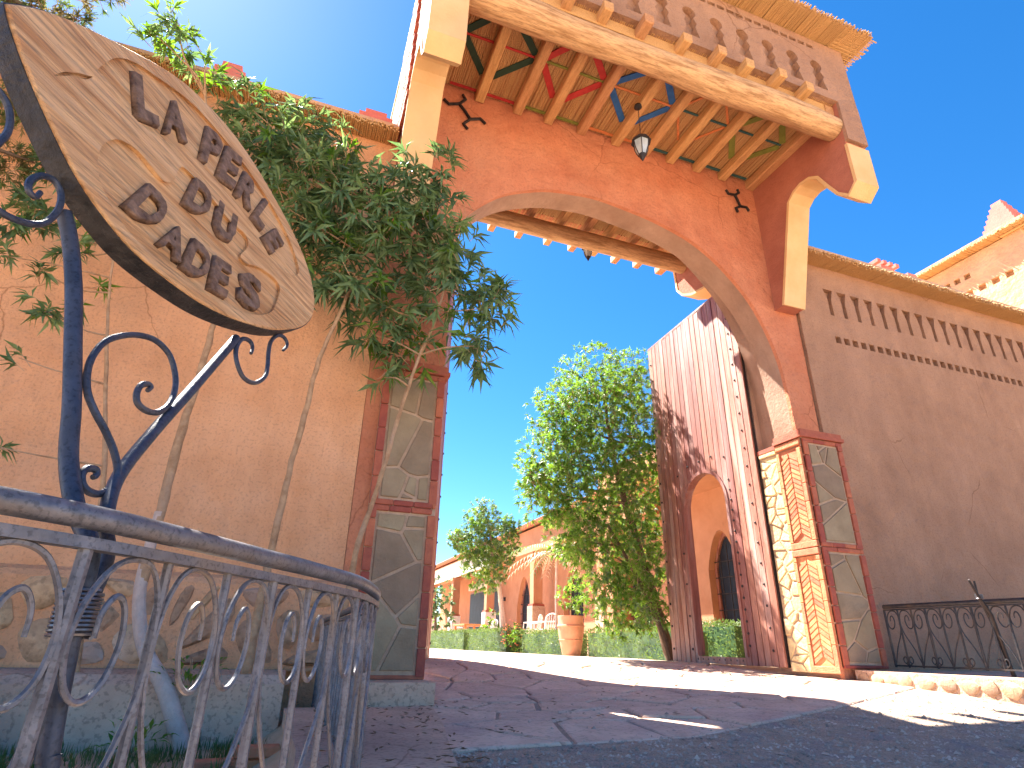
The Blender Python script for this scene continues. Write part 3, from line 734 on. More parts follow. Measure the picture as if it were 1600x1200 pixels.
# ------------------------------------------------------------------ railings
def arclen(P):
    o = [0]
    for a, b in zip(P[:-1], P[1:]): o.append(o[-1] + (b - a).length)
    return o
def at_len(P, A, s):
    if s <= 0: return P[0] + (P[0] - P[1]).normalized() * -s, (P[1] - P[0]).normalized()
    for i in range(len(A) - 1):
        if A[i + 1] >= s:
            t = (s - A[i]) / (A[i + 1] - A[i]); return P[i] + (P[i + 1] - P[i]) * t, (P[i + 1] - P[i]).normalized()
    return P[-1].copy(), (P[-1] - P[-2]).normalized()
def railing(label, plan, ztop, H, bay, loc, m='iron', k_=1.):
    g = thing('railing', label, 'railing', loc)
    P = smooth_path([(x, y, 0) for x, y in plan], 10); A = arclen(P); L = A[-1]
    top = [(p.x, p.y, ztop - .002) for p in P]
    MB().tube(top, .0155 * k_, 14).build('top_rail', M[m], g, smooth=True)
    fb = MB()
    for dz, hh in ((-.034, .007), (-H + .01, .007)):
        vs = []; fs = []
        for i, p in enumerate(P):
            t = (P[min(i + 1, len(P) - 1)] - P[max(i - 1, 0)]).normalized(); n = Vector((-t.y, t.x, 0)) * .012
            for s1, s2 in ((-1, -1), (1, -1), (1, 1), (-1, 1)): vs.append((p.x + n.x * s1, p.y + n.y * s1, ztop + dz + hh * s2))
        mm_ = len(P)
        for i in range(mm_ - 1):
            for k in range(4): fs.append((i * 4 + k, i * 4 + (k + 1) % 4, i * 4 + 4 + (k + 1) % 4, i * 4 + 4 + k))
        fs += [(3, 2, 1, 0), (mm_ * 4 - 4, mm_ * 4 - 3, mm_ * 4 - 2, mm_ * 4 - 1)]
        b = MB(); b.add(vs, fs); b.build('flat_rail', M[m], g)
    nb = int(L / bay); z0 = ztop - H + .015; z1 = ztop - .036
    pat = [(.02, 0), (.40, .30), (.80, .52), (.96, .66), (.985, .78), (.93, .89), (.78, .965), (.56, .985), (.32, .96), (.14, .885), (.06, .79), (.12, .695), (.30, .65), (.50, .685), (.60, .775), (.555, .86), (.43, .89), (.32, .85), (.305, .79)]
    pat2 = [(.80, .03), (.92, .07), (.90, .13), (.76, .15), (.66, .10), (.74, .04), (.98, .0)]
    for k in range(nb + 1):
        s = k * bay; p, t = at_len(P, A, s)
        MB().tube([(p.x, p.y, z0 - .02), (p.x, p.y, z1)], .0070 * k_ if k % 3 else .0088 * k_, 8).build('baluster', M[m], g, smooth=True)
        if k == nb: break
        for ptn in (pat, pat2):
            pts = []
            for (a, b) in ptn:
                a = a if k % 2 == 0 else 1 - a
                q, tt = at_len(P, A, s + a * bay); off = Vector((-tt.y, tt.x, 0)) * .004
                pts.append(Vector((q.x, q.y, z0 + (z1 - z0) * b)) + off)
            sp = smooth_path(pts, 5); ns = len(sp)
            MB().tube(sp, [k_ * (.0043 if i < ns - 10 else .0043 - .0015 * (i - ns + 10) / 10) for i in range(ns)], 6).build('scroll', M[m], g, smooth=True)
    return g
LP = [(.34, 4.88), (.335, 4.0), (.33, 3.2), (.325, 2.6), (.30, 2.1), (.20, 1.66), (.075, 1.40), (-.05, 1.19), (-.145, 1.035), (-.215, .93), (-.265, .87), (-.33, .81), (-.42, .755), (-.55, .70), (-.75, .66)]
railing('scrolled iron railing sweeping close past the camera in front of the sign post', LP, .64, .56, .137, (0, 2, .08))
RP = [(5.98, 4.86), (6.00, 4.3), (6.03, 3.7), (6.10, 3.1), (6.30, 2.5), (6.65, 2.0), (7.1, 1.6)]
railing('shade-darkened scrolled iron railing standing on the cobbled kerb at the right wall', RP, .95, .57, .145, (6.1, 3, .36), 'iron_shaded', 1.35)

# ------------------------------------------------------------------ sign post
SIGN = {
 'origin': [-0.308, 0.98, 0.846],
 'a': [0.52478, 0.85124, 0.00228],
 'u': [-0.26037, 0.15797, 0.9525],
 'n': [0.81044, -0.50044, 0.30454],
 'outline': [[-0.2033, 0.6543], [-0.1524, 0.7251], [-0.0754, 0.8064], [0.0546, 0.9178], [0.2514, 1.0583], [0.4806, 1.1057], [0.6791, 1.0348], [0.8337, 0.9048], [0.8621, 0.729], [0.7743, 0.5828], [0.6029, 0.457], [0.4434, 0.382], [0.2943, 0.335], [0.1749, 0.3223], [0.0745, 0.3272], [0.0007, 0.3584], [-0.0543, 0.3991], [-0.1083, 0.4672], [-0.1552, 0.5401], [-0.1901, 0.6113]],
 'rec': [[[0.0164, 0.8308], [0.0641, 0.889], [0.1335, 0.9348], [0.2734, 1.0069], [0.4397, 1.0222], [0.6056, 0.9932], [0.7228, 0.9236], [0.7775, 0.8275], [0.7637, 0.7683], [0.6918, 0.721], [0.5989, 0.6967], [0.5468, 0.7169], [0.4925, 0.7691], [0.381, 0.7945], [0.2718, 0.7886], [0.2023, 0.7555], [0.1494, 0.724], [0.0828, 0.6985], [0.0307, 0.7059], [-0.0104, 0.7193], [-0.0263, 0.726], [-0.0119, 0.7676]], [[-0.0174, 0.4793], [-0.0047, 0.5337], [0.0326, 0.5875], [0.0827, 0.6074], [0.1276, 0.5967], [0.1558, 0.594], [0.1867, 0.6293], [0.2056, 0.6845], [0.233, 0.7132], [0.3142, 0.7105], [0.4022, 0.6894], [0.4593, 0.6994], [0.4809, 0.687], [0.4729, 0.6502], [0.4371, 0.5949], [0.4581, 0.5846], [0.5218, 0.6193], [0.5982, 0.6381], [0.6288, 0.6216], [0.6019, 0.552], [0.5572, 0.4832], [0.4707, 0.4206], [0.372, 0.3796], [0.2703, 0.3544], [0.1613, 0.3456], [0.0682, 0.3539], [0.014, 0.3896], [-0.0129, 0.4335]], [[-0.1128, 0.5852], [-0.0993, 0.6151], [-0.0744, 0.6521], [-0.0428, 0.6825], [-0.0313, 0.6945], [-0.0464, 0.6637], [-0.0775, 0.6324], [-0.0974, 0.6049]]],
 'letters': [('L', [[0.0699, 0.8528], [0.0774, 0.7087], [0.1483, 0.7599]]), ('A', [[0.1622, 0.8978], [0.1584, 0.7585], [0.2452, 0.8131]]), ('P', [[0.3311, 0.9831], [0.2898, 0.8057], [0.369, 0.8361]]), ('E', [[0.4227, 1.0031], [0.356, 0.8105], [0.4363, 0.8389]]), ('R', [[0.5064, 0.9835], [0.4375, 0.8251], [0.5128, 0.825]]), ('L', [[0.6084, 0.9676], [0.513, 0.8048], [0.5618, 0.7891]]), ('E', [[0.6534, 0.8782], [0.5612, 0.7659], [0.6052, 0.7313]]), ('D', [[0.267, 0.7151], [0.2176, 0.582], [0.298, 0.5975]]), ('U', [[0.3557, 0.7252], [0.3184, 0.588], [0.4024, 0.598]]), ('D', [[0.1122, 0.5405], [0.0477, 0.4178], [0.1244, 0.4146]]), ('A', [[0.1662, 0.4942], [0.1309, 0.3943], [0.2001, 0.3885]]), ('D', [[0.2466, 0.4991], [0.2018, 0.3827], [0.2771, 0.3878]]), ('E', [[0.3255, 0.5077], [0.2899, 0.3859], [0.3549, 0.3986]]), ('S', [[0.4318, 0.5539], [0.3972, 0.4249], [0.4967, 0.443]])],
 'scrolls': [[[-0.1892, 0.4412], [-0.1978, 0.4176], [-0.2109, 0.4124], [-0.2168, 0.4302], [-0.2052, 0.468], [-0.1845, 0.4873], [-0.1626, 0.4831], [-0.1482, 0.4582], [-0.1475, 0.4121], [-0.1653, 0.354], [-0.1764, 0.3066], [-0.1718, 0.2619], [-0.1498, 0.2443], [-0.1146, 0.2506], [-0.0777, 0.2757], [-0.0529, 0.3241], [-0.0476, 0.3669], [-0.0614, 0.3886], [-0.0843, 0.3788], [-0.1023, 0.3496], [-0.104, 0.326], [-0.0923, 0.3217], [-0.0841, 0.3399]], [[0.1459, 0.0681], [0.1542, 0.0787], [0.1463, 0.0817], [0.1305, 0.0714], [0.121, 0.0513], [0.1236, 0.032], [0.1447, 0.0258], [0.1719, 0.0346], [0.1982, 0.062], [0.2162, 0.1009], [0.2185, 0.1382], [0.2043, 0.1754], [0.1698, 0.1888], [0.1281, 0.1776], [0.0894, 0.1547], [0.0539, 0.1231], [0.0306, 0.0843], [0.0201, 0.0482], [0.0211, 0.0099], [0.0366, -0.0199], [0.0557, -0.0438], [0.0726, -0.0712], [0.0817, -0.1013], [0.0778, -0.126], [0.0629, -0.1437], [0.045, -0.1535], [0.0277, -0.1521], [0.0184, -0.1428], [0.018, -0.129], [0.0268, -0.1182], [0.0408, -0.116], [0.0433, -0.1235], [0.0364, -0.1296]], [[0.4961, 0.3347], [0.506, 0.3597], [0.4967, 0.3722], [0.4675, 0.3632], [0.4416, 0.333], [0.4289, 0.298], [0.4343, 0.2645], [0.4542, 0.2421], [0.4983, 0.249], [0.5488, 0.2905], [0.5692, 0.3342], [0.5816, 0.3814], [0.6002, 0.4275], [0.639, 0.4717], [0.6775, 0.4897], [0.6949, 0.4725], [0.6654, 0.4359]]],
 'post': [[-0.0312, 0.3474], [-0.0161, 0.2981], [-0.0037, 0.2086], [0.0014, 0.0951], [0.0054, -0.0199], [0.0049, -0.1049], [0.0045, -0.183]],
 'brace': [[0.4446, 0.3538], [0.2773, 0.137], [0.1622, -0.0091], [0.0908, -0.1094], [0.0468, -0.1924]],
 'post_low': [[-0.258, 0.955, 0.671], [-0.246, 0.955, 0.604], [-0.241, 0.955, 0.525], [-0.234, 0.955, 0.437], [-0.226, 0.955, 0.364], [-0.222, 0.955, 0.326]],
 'brace_low': [[-0.234, 0.989, 0.663], [-0.236, 0.983, 0.6], [-0.236, 0.955, 0.533], [-0.245, 0.955, 0.465], [-0.256, 0.955, 0.371], [-0.262, 0.955, 0.334]],
}

SO = Vector(SIGN['origin']); SA = Vector(SIGN['a']); SU = Vector(SIGN['u']); SN = Vector(SIGN['n'])
def sp_(a, b, w=0): return SO + SA * a + SU * b + SN * w
sg = thing('signpost', 'carved leaf shaped wooden sign on a blue iron post with scrolls', 'sign', (-.24, .955, -.08))
def board(name, poly, holes, w0, w1, m, parent, bev=0):
    "mesh kept in the sign's own axes so that the wood grain follows the board"
    mb = MB().prism(poly, holes, w0, w1, lambda u, v, w: (u, v, w), bev=bev)
    o = bpy.data.objects.new(name, mb.mesh(name)); COL.objects.link(o); o.data.materials.append(m); o.parent = parent
    R = Matrix((SA, SU, SN)).transposed().to_4x4()
    if parent == sg: o.matrix_basis = Matrix.Translation(SO - org(parent)) @ R
    return o
def dense(poly, k=4, closed=True):
    n = len(poly); o = []
    for i in range(n):
        p0, p1, p2, p3 = [Vector(poly[j % n]) for j in (i - 1, i, i + 1, i + 2)]
        for j in range(k):
            t = j / k; q = .5 * ((2 * p1) + (p2 - p0) * t + (2 * p0 - 5 * p1 + 4 * p2 - p3) * t * t + (3 * p1 - p0 - 3 * p2 + p3) * t ** 3); o.append((q.x, q.y))
    return o
out_ = SIGN['outline']
OUT = []
nO = len(out_)
for i in range(nO):               # keep the near tip sharp
    a = Vector(out_[i]); b = Vector(out_[(i + 1) % nO]); p0 = Vector(out_[i - 1]) if i > 0 else a; p3 = Vector(out_[(i + 2) % nO]) if i < nO - 1 else b
    if (i + 1) % nO == 0: p3 = b
    for j in range(4):
        t = j / 4; q = .5 * ((2 * a) + (b - p0) * t + (2 * p0 - 5 * a + 4 * b - p3) * t * t + (3 * a - p0 - 3 * b + p3) * t ** 3); OUT.append((q.x, q.y))
RECS = [dense(r, 4) for r in SIGN['rec']]
face_board = board('sign_board', OUT, [], -.022, -.0095, M['sign_wood'], sg)
board('carved_relief', OUT, RECS, -.009, 0, M['sign_wood'], face_board, bev=.004)
def scaled(poly, f, cx=.33, cy=.66): return [(cx + (x - cx) * f, cy + (y - cy) * f) for x, y in poly]
board('rim_band', scaled(OUT, 1.008), [scaled(OUT, 1.0015)], -.0225, -.006, M['rim'], face_board)
board('backing_drum', scaled(OUT, 1.008), [], -.046, -.0227, M['rim'], face_board)
# shallow carved grain grooves follow the board
def groove(pts):
    sm = smooth_path([(a, b, 0) for a, b in pts], 6); mb = MB(); mb.tube([(p.x, p.y, .0002) for p in sm], .0022, 5)
    o = bpy.data.objects.new('carved_line', mb.mesh('carved_line')); COL.objects.link(o); o.data.materials.append(M['sign_letter']); o.parent = sg
    R = Matrix((SA, SU, SN)).transposed().to_4x4(); o.matrix_basis = Matrix.Translation(SO - org(sg)) @ R
# letters
def letter(ch, quad):
    cu = bpy.data.curves.new('letter', 'FONT'); cu.body = ch; cu.size = 1; cu.extrude = .5; cu.offset = .035; cu.resolution_u = 4
    tmp = bpy.data.objects.new('tmp', cu); COL.objects.link(tmp); bpy.context.view_layer.update()
    me = bpy.data.meshes.new_from_object(tmp.evaluated_get(bpy.context.evaluated_depsgraph_get())); bpy.data.objects.remove(tmp)
    X = [v.co.x for v in me.vertices]; Y = [v.co.y for v in me.vertices]; x0, x1, y0, y1 = min(X), max(X), min(Y), max(Y)
    TL, BL, BR = [Vector(q) for q in quad]
    bm = bmesh.new(); bm.from_mesh(me); bmesh.ops.remove_doubles(bm, verts=bm.verts, dist=.0005)
    bmesh.ops.triangulate(bm, faces=bm.faces)
    for v in bm.verts:
        fx = (v.co.x - x0) / (x1 - x0); fy = (v.co.y - y0) / (y1 - y0); top = v.co.z > 0
        cx, cy = (fx - .5) * (.97 if top else 1.06) + .5, (fy - .5) * (.97 if top else 1.05) + .5
        q = BL + (BR - BL) * (.5 + (cx - .5) * .93) + (TL - BL) * cy
        q.x += .0025 * math.sin(cx * 19 + cy * 11 + ord(ch)); q.y += .0025 * math.sin(cx * 13 - cy * 17)
        v.co = (q.x, q.y, .0025 if top else -.0094)
    bmesh.ops.recalc_face_normals(bm, faces=bm.faces); bm.to_mesh(me); bm.free(); me.materials.clear(); me.materials.append(M['sign_letter'])
    o = bpy.data.objects.new('letter', me); COL.objects.link(o); o.parent = face_board
    o.matrix_basis = Matrix.Identity(4); return o
face_R = face_board.matrix_basis.copy()
for ch, q in SIGN['letters']: letter(ch, q)
MBp = MB
pole_pts = smooth_path([sp_(a, b, -.045) for a, b in SIGN['post']][:-1] + [Vector(p) + SN * -.03 for p in SIGN['post_low'][:1]] + [Vector(p) for p in SIGN['post_low'][1:]] + [Vector((-.205, .957, -.12))], 5)
MB().tube(pole_pts, .0125, 14).build('pole', M['iron_post'], sg, smooth=True)
br_pts = smooth_path([sp_(a, b, -.04) for a, b in SIGN['brace']][:-1] + [Vector(p) + SN * -.02 for p in SIGN['brace_low'][:1]] + [Vector(p) + Vector((0, .02, 0)) for p in SIGN['brace_low'][1:]] + [Vector((-.35, .975, -.12))], 5)
MB().tube(br_pts, .0105, 14).build('brace', M['iron_post'], sg, smooth=True)
for s in SIGN['scrolls']:
    pts = smooth_path([sp_(a, b, -.035) for a, b in s], 5); m = len(pts)
    MB().tube(pts, [.0056 * (.75 + .25 * min(1, i / 12, (m - 1 - i) / 12)) for i in range(m)], 8).build('scroll', M['iron_post'], sg, smooth=True)
wp = []
for q in range(11 * 16):
    w = 2 * math.pi * q / 16; z = .497 + .058 * q / (11 * 16); wp.append((-.2425 + .0 * z + .024 * math.cos(w), .963 + .027 * math.sin(w), z))
MB().tube(wp, .0024, 6).build('wire_binding', M['wire'], sg, smooth=True)

# forked iron post on the right
fp = thing('iron_post', 'bound pair of iron tubes with splayed tips behind the right railing', 'post', (6.1, 3.75, .35))
MB().tube([(5.77, 3.78, 1.12), (5.87, 3.8, .99), (6.00, 3.82, .84), (6.10, 3.84, .34)], [.009, .012, .016, .018], 10).build('pole', M['dark_iron'], fp, smooth=True)
MB().tube([(5.90, 3.82, 1.12), (5.905, 3.83, 1.0), (6.04, 3.86, .80), (6.17, 3.88, .34)], [.009, .012, .016, .018], 10).build('pole', M['dark_iron'], fp, smooth=True)
wp = [(5.90 + .030 * math.cos(q * .6), 3.815 + .030 * math.sin(q * .6), .965 + .0006 * q) for q in range(70)]
MB().tube(wp, .003, 5).build('wire_binding', M['wire'], fp)

# ------------------------------------------------------------------ lanterns
def lantern(label, x, y, ztop, zl, s=1.0):
    g = thing('lantern', label, 'lantern', (x, y, zl))
    MB().lathe([(.045 * s, 0), (.05 * s, -.03), (.02 * s, -.05)], (x, y, ztop), 14).build('ceiling_rose', M['dark_iron'], g, smooth=True)
    ch = MB(); z = ztop - .04; k = 0
    while z > zl + .20 * s:
        pts = [(x + (.008 * math.cos(a) if k % 2 else 0), y + (0 if k % 2 else .008 * math.cos(a)), z - .014 + .016 * math.sin(a)) for a in [q * math.pi / 3 for q in range(7)]]
        ch.tube(pts, .0022, 4, False); z -= .026; k += 1
    tag(ch.build('chain', M['dark_iron'], g), kind='stuff') if False else ch.build('chain', M['dark_iron'], g)
    MB().lathe([(.012 * s, .22 * s), (.03 * s, .19 * s), (.10 * s, .14 * s), (.125 * s, .10 * s), (.115 * s, .095 * s)], (x, y, zl), 8).build('hood', M['dark_iron'], g)
    MB().lathe([(.096 * s, .095 * s), (.085 * s, .0), (.045 * s, -.11 * s)], (x, y, zl), 6).build('glass', M['lamp_glass'], g)
    MB().lathe([(.05 * s, -.105 * s), (.03 * s, -.15 * s), (.006 * s, -.20 * s)], (x, y, zl), 8).build('finial', M['dark_iron'], g)
    for q in range(6):
        w = math.pi * 2 * q / 6
        MB().tube([(x + .100 * s * math.cos(w), y + .100 * s * math.sin(w), zl + .095 * s), (x + .088 * s * math.cos(w), y + .088 * s * math.sin(w), zl), (x + .049 * s * math.cos(w), y + .049 * s * math.sin(w), zl - .11 * s)], .0055 * s, 5).build('frame_bar', M['dark_iron'], g)
lantern('glazed iron lantern hanging on a chain under the front porch', 3.10, 4.33, 6.46, 5.78, .95)
g = lantern('dark lantern hanging under the rear porch beyond the arch', 3.72, 6.86, 6.44, 6.22, .8)

# ------------------------------------------------------------------ trees
def branch_tree(g, trunk, rad, blobs, bark, seedv):
    rs = random.Random(seedv); P = smooth_path(trunk, 5); m = len(P)
    MB().tube([p + Vector((rs.uniform(-1, 1), rs.uniform(-1, 1), 0)) * rad * .15 for p in P], [rad * (1 - .72 * i / (m - 1)) * (1 + rs.uniform(-.10, .10)) for i in range(m)], 10).build('trunk', bark, g, smooth=True)
    for b in blobs:
        c = Vector(b[:3]); best = min(range(m // 3, m), key=lambda i: (P[i] - c).length + max(0, P[i].z - c.z) * 1.2)
        s = P[best]; md = (s + c) / 2 + Vector((rs.uniform(-.1, .1), rs.uniform(-.1, .1), -.04 * (c - s).length))
        q = smooth_path([s, md, c], 4); k = len(q)
        if (c - s).length > .05: MB().tube(q, [max(.004, rad * .32 * (1 - .75 * i / (k - 1))) for i in range(k)], 6).build('limb', bark, g, smooth=True)
def rosettes(g, blobs, dens, L, W, mats, seedv, nl=(8, 13), single=0, twig=.10, droop=.3, min_leaf=None):
    "twig ends carrying a whorl of long leaves, scattered through the crown's volume"
    random.seed(seedv); mbs = [MB() for _ in mats]; tw = MB(); singles = 0
    lm = MB(); leaf_into(lm, Vector((0, 0, 0)), Vector((1, 0, 0)), Vector((0, 0, 1)), 1, W / L, droop=droop)
    meshes = []
    for mt in mats:
        me = lm.mesh('leaf', fix=False); me.materials.append(mt); meshes.append(me)
    allp = []
    for b in blobs:
        n = max(2, int(dens * (b[3] ** 2) * 100))
        for _ in range(n): allp.append((in_blob(b), Vector(b[:3])))
    allp.sort(key=lambda t: t[0].y)
    for (p, c) in allp:
        out = (p - c); out = out.normalized() if out.length > .01 else rnd_unit()
        d = (out * .8 + Vector((0, 0, random.uniform(-.2, .9))) + rnd_unit() * .5).normalized()
        base = p - d * twig * random.uniform(.6, 1.4); tw.tube([base, p], .0028, 4, False)
        k = random.choices(range(len(mats)), [5, 4, 1][:len(mats)])[0]
        a = d.orthogonal().normalized(); bb = d.cross(a)
        for q in range(random.randint(*nl)):
            w = q * 2.4 + random.uniform(-.3, .3); el = random.uniform(.25, 1.25)
            ld = (d * math.cos(el) + (a * math.cos(w) + bb * math.sin(w)) * math.sin(el)).normalized()
            ld = (ld + Vector((0, 0, -.25))).normalized(); Lq = L * random.uniform(.65, 1.2); lp_ = p - d * random.uniform(0, twig * .5)
            if singles < single and p.y <= allp[len(allp) // 3][0].y and random.random() < .3:
                s = ld.cross(Vector((0, 0, 1))); s = s.normalized() if s.length > .01 else Vector((1, 0, 0)); n_ = s.cross(ld)
                o = bpy.data.objects.new('leaf', meshes[k]); COL.objects.link(o); o.parent = g
                R = Matrix((ld * Lq, s * Lq, n_ * Lq)).transposed().to_4x4(); o.matrix_basis = Matrix.Translation(lp_ - org(g)) @ R; singles += 1
            else: leaf_into(mbs[k], lp_, ld, d, Lq, W * Lq / L, droop=droop)
    for mb, mt in zip(mbs, mats):
        if mb.v: tag(mb.build('crown', mt, g, fix=False), kind='stuff')
    tag(tw.build('twigs', M['bark'], g, fix=False), kind='stuff')
CROWN_A = [(-0.63, 4.4, 4.57, 0.33), (-0.36, 4.5, 4.27, 0.43), (-0.02, 4.3, 4.07, 0.4), (-0.15, 4.4, 3.56, 0.32), (-0.48, 4.2, 3.7, 0.25), (0.18, 4.3, 3.33, 0.29), (-0.99, 4.4, 4.85, 0.19), (0.02, 4.5, 3.16, 0.24), (-0.82, 4.5, 4.48, 0.27), (0.27, 4.2, 3.81, 0.28), (-0.14, 4.5, 4.7, 0.27), (-0.53, 4.6, 5.01, 0.21)]
CROWN_B = [(0.52, 4.3, 4.36, 0.34), (0.78, 4.2, 4.52, 0.22), (0.58, 4.4, 3.84, 0.36), (0.92, 4.3, 3.8, 0.31), (1.03, 4.3, 3.35, 0.33), (1.33, 4.2, 3.17, 0.23), (1.18, 4.2, 2.76, 0.26), (0.72, 4.6, 2.8, 0.26), (0.5, 4.5, 3.14, 0.25), (0.85, 4.4, 4.22, 0.26), (1.44, 4.2, 3.36, 0.12), (0.75, 4.5, 3.54, 0.3), (0.52, 4.5, 2.48, 0.1), (0.34, 4.5, 2.86, 0.19)]
CROWN_C = [(-2.12, 4.5, 3.36, 0.19), (-2.04, 4.4, 3.73, 0.16), (-2.25, 4.5, 3.26, 0.15), (-1.98, 4.5, 2.89, 0.08), (-1.84, 4.4, 2.55, 0.12), (-1.85, 4.4, 2.16, 0.06), (-2.19, 4.5, 2.94, 0.09), (-1.61, 4.4, 2.6, 0.07), (-1.62, 4.3, 5.41, 0.29), (-1.68, 4.2, 5.08, 0.19), (-1.37, 4.4, 5.16, 0.21), (-1.27, 4.5, 4.91, 0.18), (-1.71, 4.5, 3.37, 0.17), (-1.86, 4.5, 3.15, 0.14), (-1.46, 4.5, 3.57, 0.27), (-1.24, 4.4, 4.09, 0.29), (-1.74, 4.4, 4.24, 0.27), (-1.66, 4.6, 2.92, 0.07), (-1.81, 4.5, 1.58, 0.03)]
CROWN_D = [(-2.52, 4.2, 5.03, 0.24), (-2.2, 4.1, 4.91, 0.13), (-2.46, 4.5, 4.26, 0.25), (-2.27, 4.4, 4.59, 0.26), (-2.43, 4.5, 3.74, 0.19), (-2.7, 4.3, 4.7, 0.2), (-2.25, 4.1, 5.43, 0.28), (-2.59, 4.0, 5.48, 0.4), (-2.82, 4.0, 4.66, 0.34), (-2.18, 4.2, 6.16, 0.26), (-2.2, 4.5, 3.77, 0.14)]
TREE = [(5.59, 10.2, 5.62, 0.96), (6.66, 10.4, 5.89, 0.86), (4.73, 10.0, 4.7, 0.8), (5.57, 10.0, 4.41, 1.22), (4.58, 10.0, 3.75, 0.84), (6.59, 10.2, 4.47, 0.81), (4.35, 9.8, 3.07, 0.66), (5.38, 10.0, 3.09, 1.15), (6.78, 10.4, 3.31, 0.79), (4.85, 9.8, 2.3, 0.59), (5.62, 9.8, 2.01, 0.96), (6.63, 10.2, 2.13, 0.67), (5.59, 9.6, 1.23, 0.65), (6.35, 9.9, 1.17, 0.48), (5.5, 9.4, 0.72, 0.5), (4.01, 9.9, 3.41, 0.33)]
SMALLTREE = [(5.66, 18.0, 4.16, 0.65), (6.22, 18.0, 3.4, 0.76), (5.28, 18.0, 3.34, 0.67), (5.82, 18.0, 2.7, 0.8), (4.86, 18.0, 3.5, 0.37), (6.53, 18.0, 4.03, 0.4)]
TRUNK_A = [(-0.11, 4.6, 0.88), (-0.1, 4.6, 1.1), (-0.08, 4.55, 1.62), (-0.04, 4.5, 2.06), (0.0, 4.45, 2.53), (0.11, 4.4, 3.0), (0.22, 4.4, 3.53), (0.33, 4.4, 4.05)]
TRUNK_B = [(0.47, 4.7, 0.85), (0.49, 4.65, 1.17), (0.58, 4.6, 1.61), (0.66, 4.5, 2.11), (0.76, 4.45, 2.62), (0.88, 4.4, 3.05), (0.96, 4.4, 3.53)]
TRUNK_C = [(-0.41, 4.35, -0.11), (-0.54, 4.4, 0.21), (-0.73, 4.5, 0.45), (-0.83, 4.5, 0.78), (-0.83, 4.5, 1.26), (-0.83, 4.5, 1.75), (-0.81, 4.5, 2.24), (-0.8, 4.5, 2.73), (-0.81, 4.4, 3.13), (-1.0, 4.4, 3.83), (-1.29, 4.4, 4.8)]
TRUNK_D = [(-1.22, 4.6, 1.41), (-1.39, 4.6, 2.13), (-1.53, 4.6, 2.73), (-1.59, 4.5, 3.22), (-1.86, 4.4, 3.86), (-2.26, 4.3, 4.62)]
FLAT = [(1.08, 5.0, 4.17), (1.51, 5.0, 3.74)]

ta = thing('slender_tree', 'slender bare stemmed tree with dense dark crown right of the wooden sign', 'tree', (-.12, 4.6, .2))
branch_tree(ta, [(-.13, 4.62, .1), (-.12, 4.6, .6)] + TRUNK_A, .034, CROWN_A, M['bark'], 1)
rosettes(ta, CROWN_A, 3.6, .18, .034, [M['leaf'], M['leaf_b'], M['leaf_light']], 11, nl=(7, 11), single=110, droop=.5)
tb = thing('slender_tree', 'leaning tree against the left gate pillar with leaves reaching into the arch', 'tree', (.45, 4.7, .2))
branch_tree(tb, [(.40, 4.72, .1), (.43, 4.7, .5)] + TRUNK_B, .030, CROWN_B, M['bark'], 2)
rosettes(tb, CROWN_B, 3.0, .175, .033, [M['leaf'], M['leaf_b'], M['leaf_light']], 12, nl=(7, 11), single=110, droop=.5)
tcn = thing('slender_tree', 'tree with limewashed foot and bright young shoots above the wooden sign', 'tree', (-.5, 4.4, -.1))
branch_tree(tcn, TRUNK_C[3:], .036, [b for b in CROWN_C if b[0] > -1.75 and b[2] > 3], M['bark'], 3)
MB().tube(smooth_path([(-.36, 4.32, -.12)] + TRUNK_C[1:5], 5), [.052 - .001 * i for i in range(21)], 10).build('limewashed_foot', M['bark_white'], tcn, smooth=True)
rosettes(tcn, [b for b in CROWN_C if b[0] > -1.75], 2.6, .14, .026, [M['leaf_light'], M['leaf']], 13, single=70)
td = thing('slender_tree', 'bushy tree behind the iron post left of the sign', 'tree', (-1.3, 4.6, .2))
branch_tree(td, [(-1.05, 4.65, .1), (-1.15, 4.6, .8)] + TRUNK_D[:4], .024, [b for b in CROWN_C if b[0] <= -1.75], M['bark'], 4)
rosettes(td, [b for b in CROWN_C if b[0] <= -1.75], 5.5, .12, .026, [M['leaf'], M['leaf_b'], M['leaf_light']], 14, single=60)
te = thing('feathery_tree', 'tall feathery yellowish tree rising above the near tip of the sign', 'tree', (-2.9, 4.3, .1))
big = CROWN_D + [(-2.3, 3.6, 6.5, .7), (-2.9, 3.4, 6.0, .7), (-1.9, 3.9, 7.2, .7), (-2.6, 3.9, 7.4, .8), (-3.3, 3.6, 6.8, .8), (-3.4, 3.8, 5.6, .8), (-1.9, 3.2, 6.9, .5), (-3.0, 3.0, 7.4, .8), (-2.2, 2.9, 7.6, .7), (-3.4, 4.2, 4.6, .7)]  # blobs after CROWN_D: out-of-frame crown added to shade sign and railing
branch_tree(te, [(-2.95, 4.3, 0), (-2.9, 4.3, 1.5), (-2.85, 4.25, 3), (-2.8, 4.1, 4.6), (-2.7, 3.8, 6.2), (-2.6, 3.6, 7.4)], .10, big, M['bark_dark'], 5)
rosettes(te, CROWN_D, 16, .075, .010, [M['leaf_yellow'], M['leaf_hedge']], 15, nl=(12, 18), droop=.1, twig=.08)
rosettes(te, big[len(CROWN_D):], 3.0, .11, .026, [M['leaf_yellow'], M['leaf_hedge']], 16, nl=(12, 18), droop=.1, twig=.08)

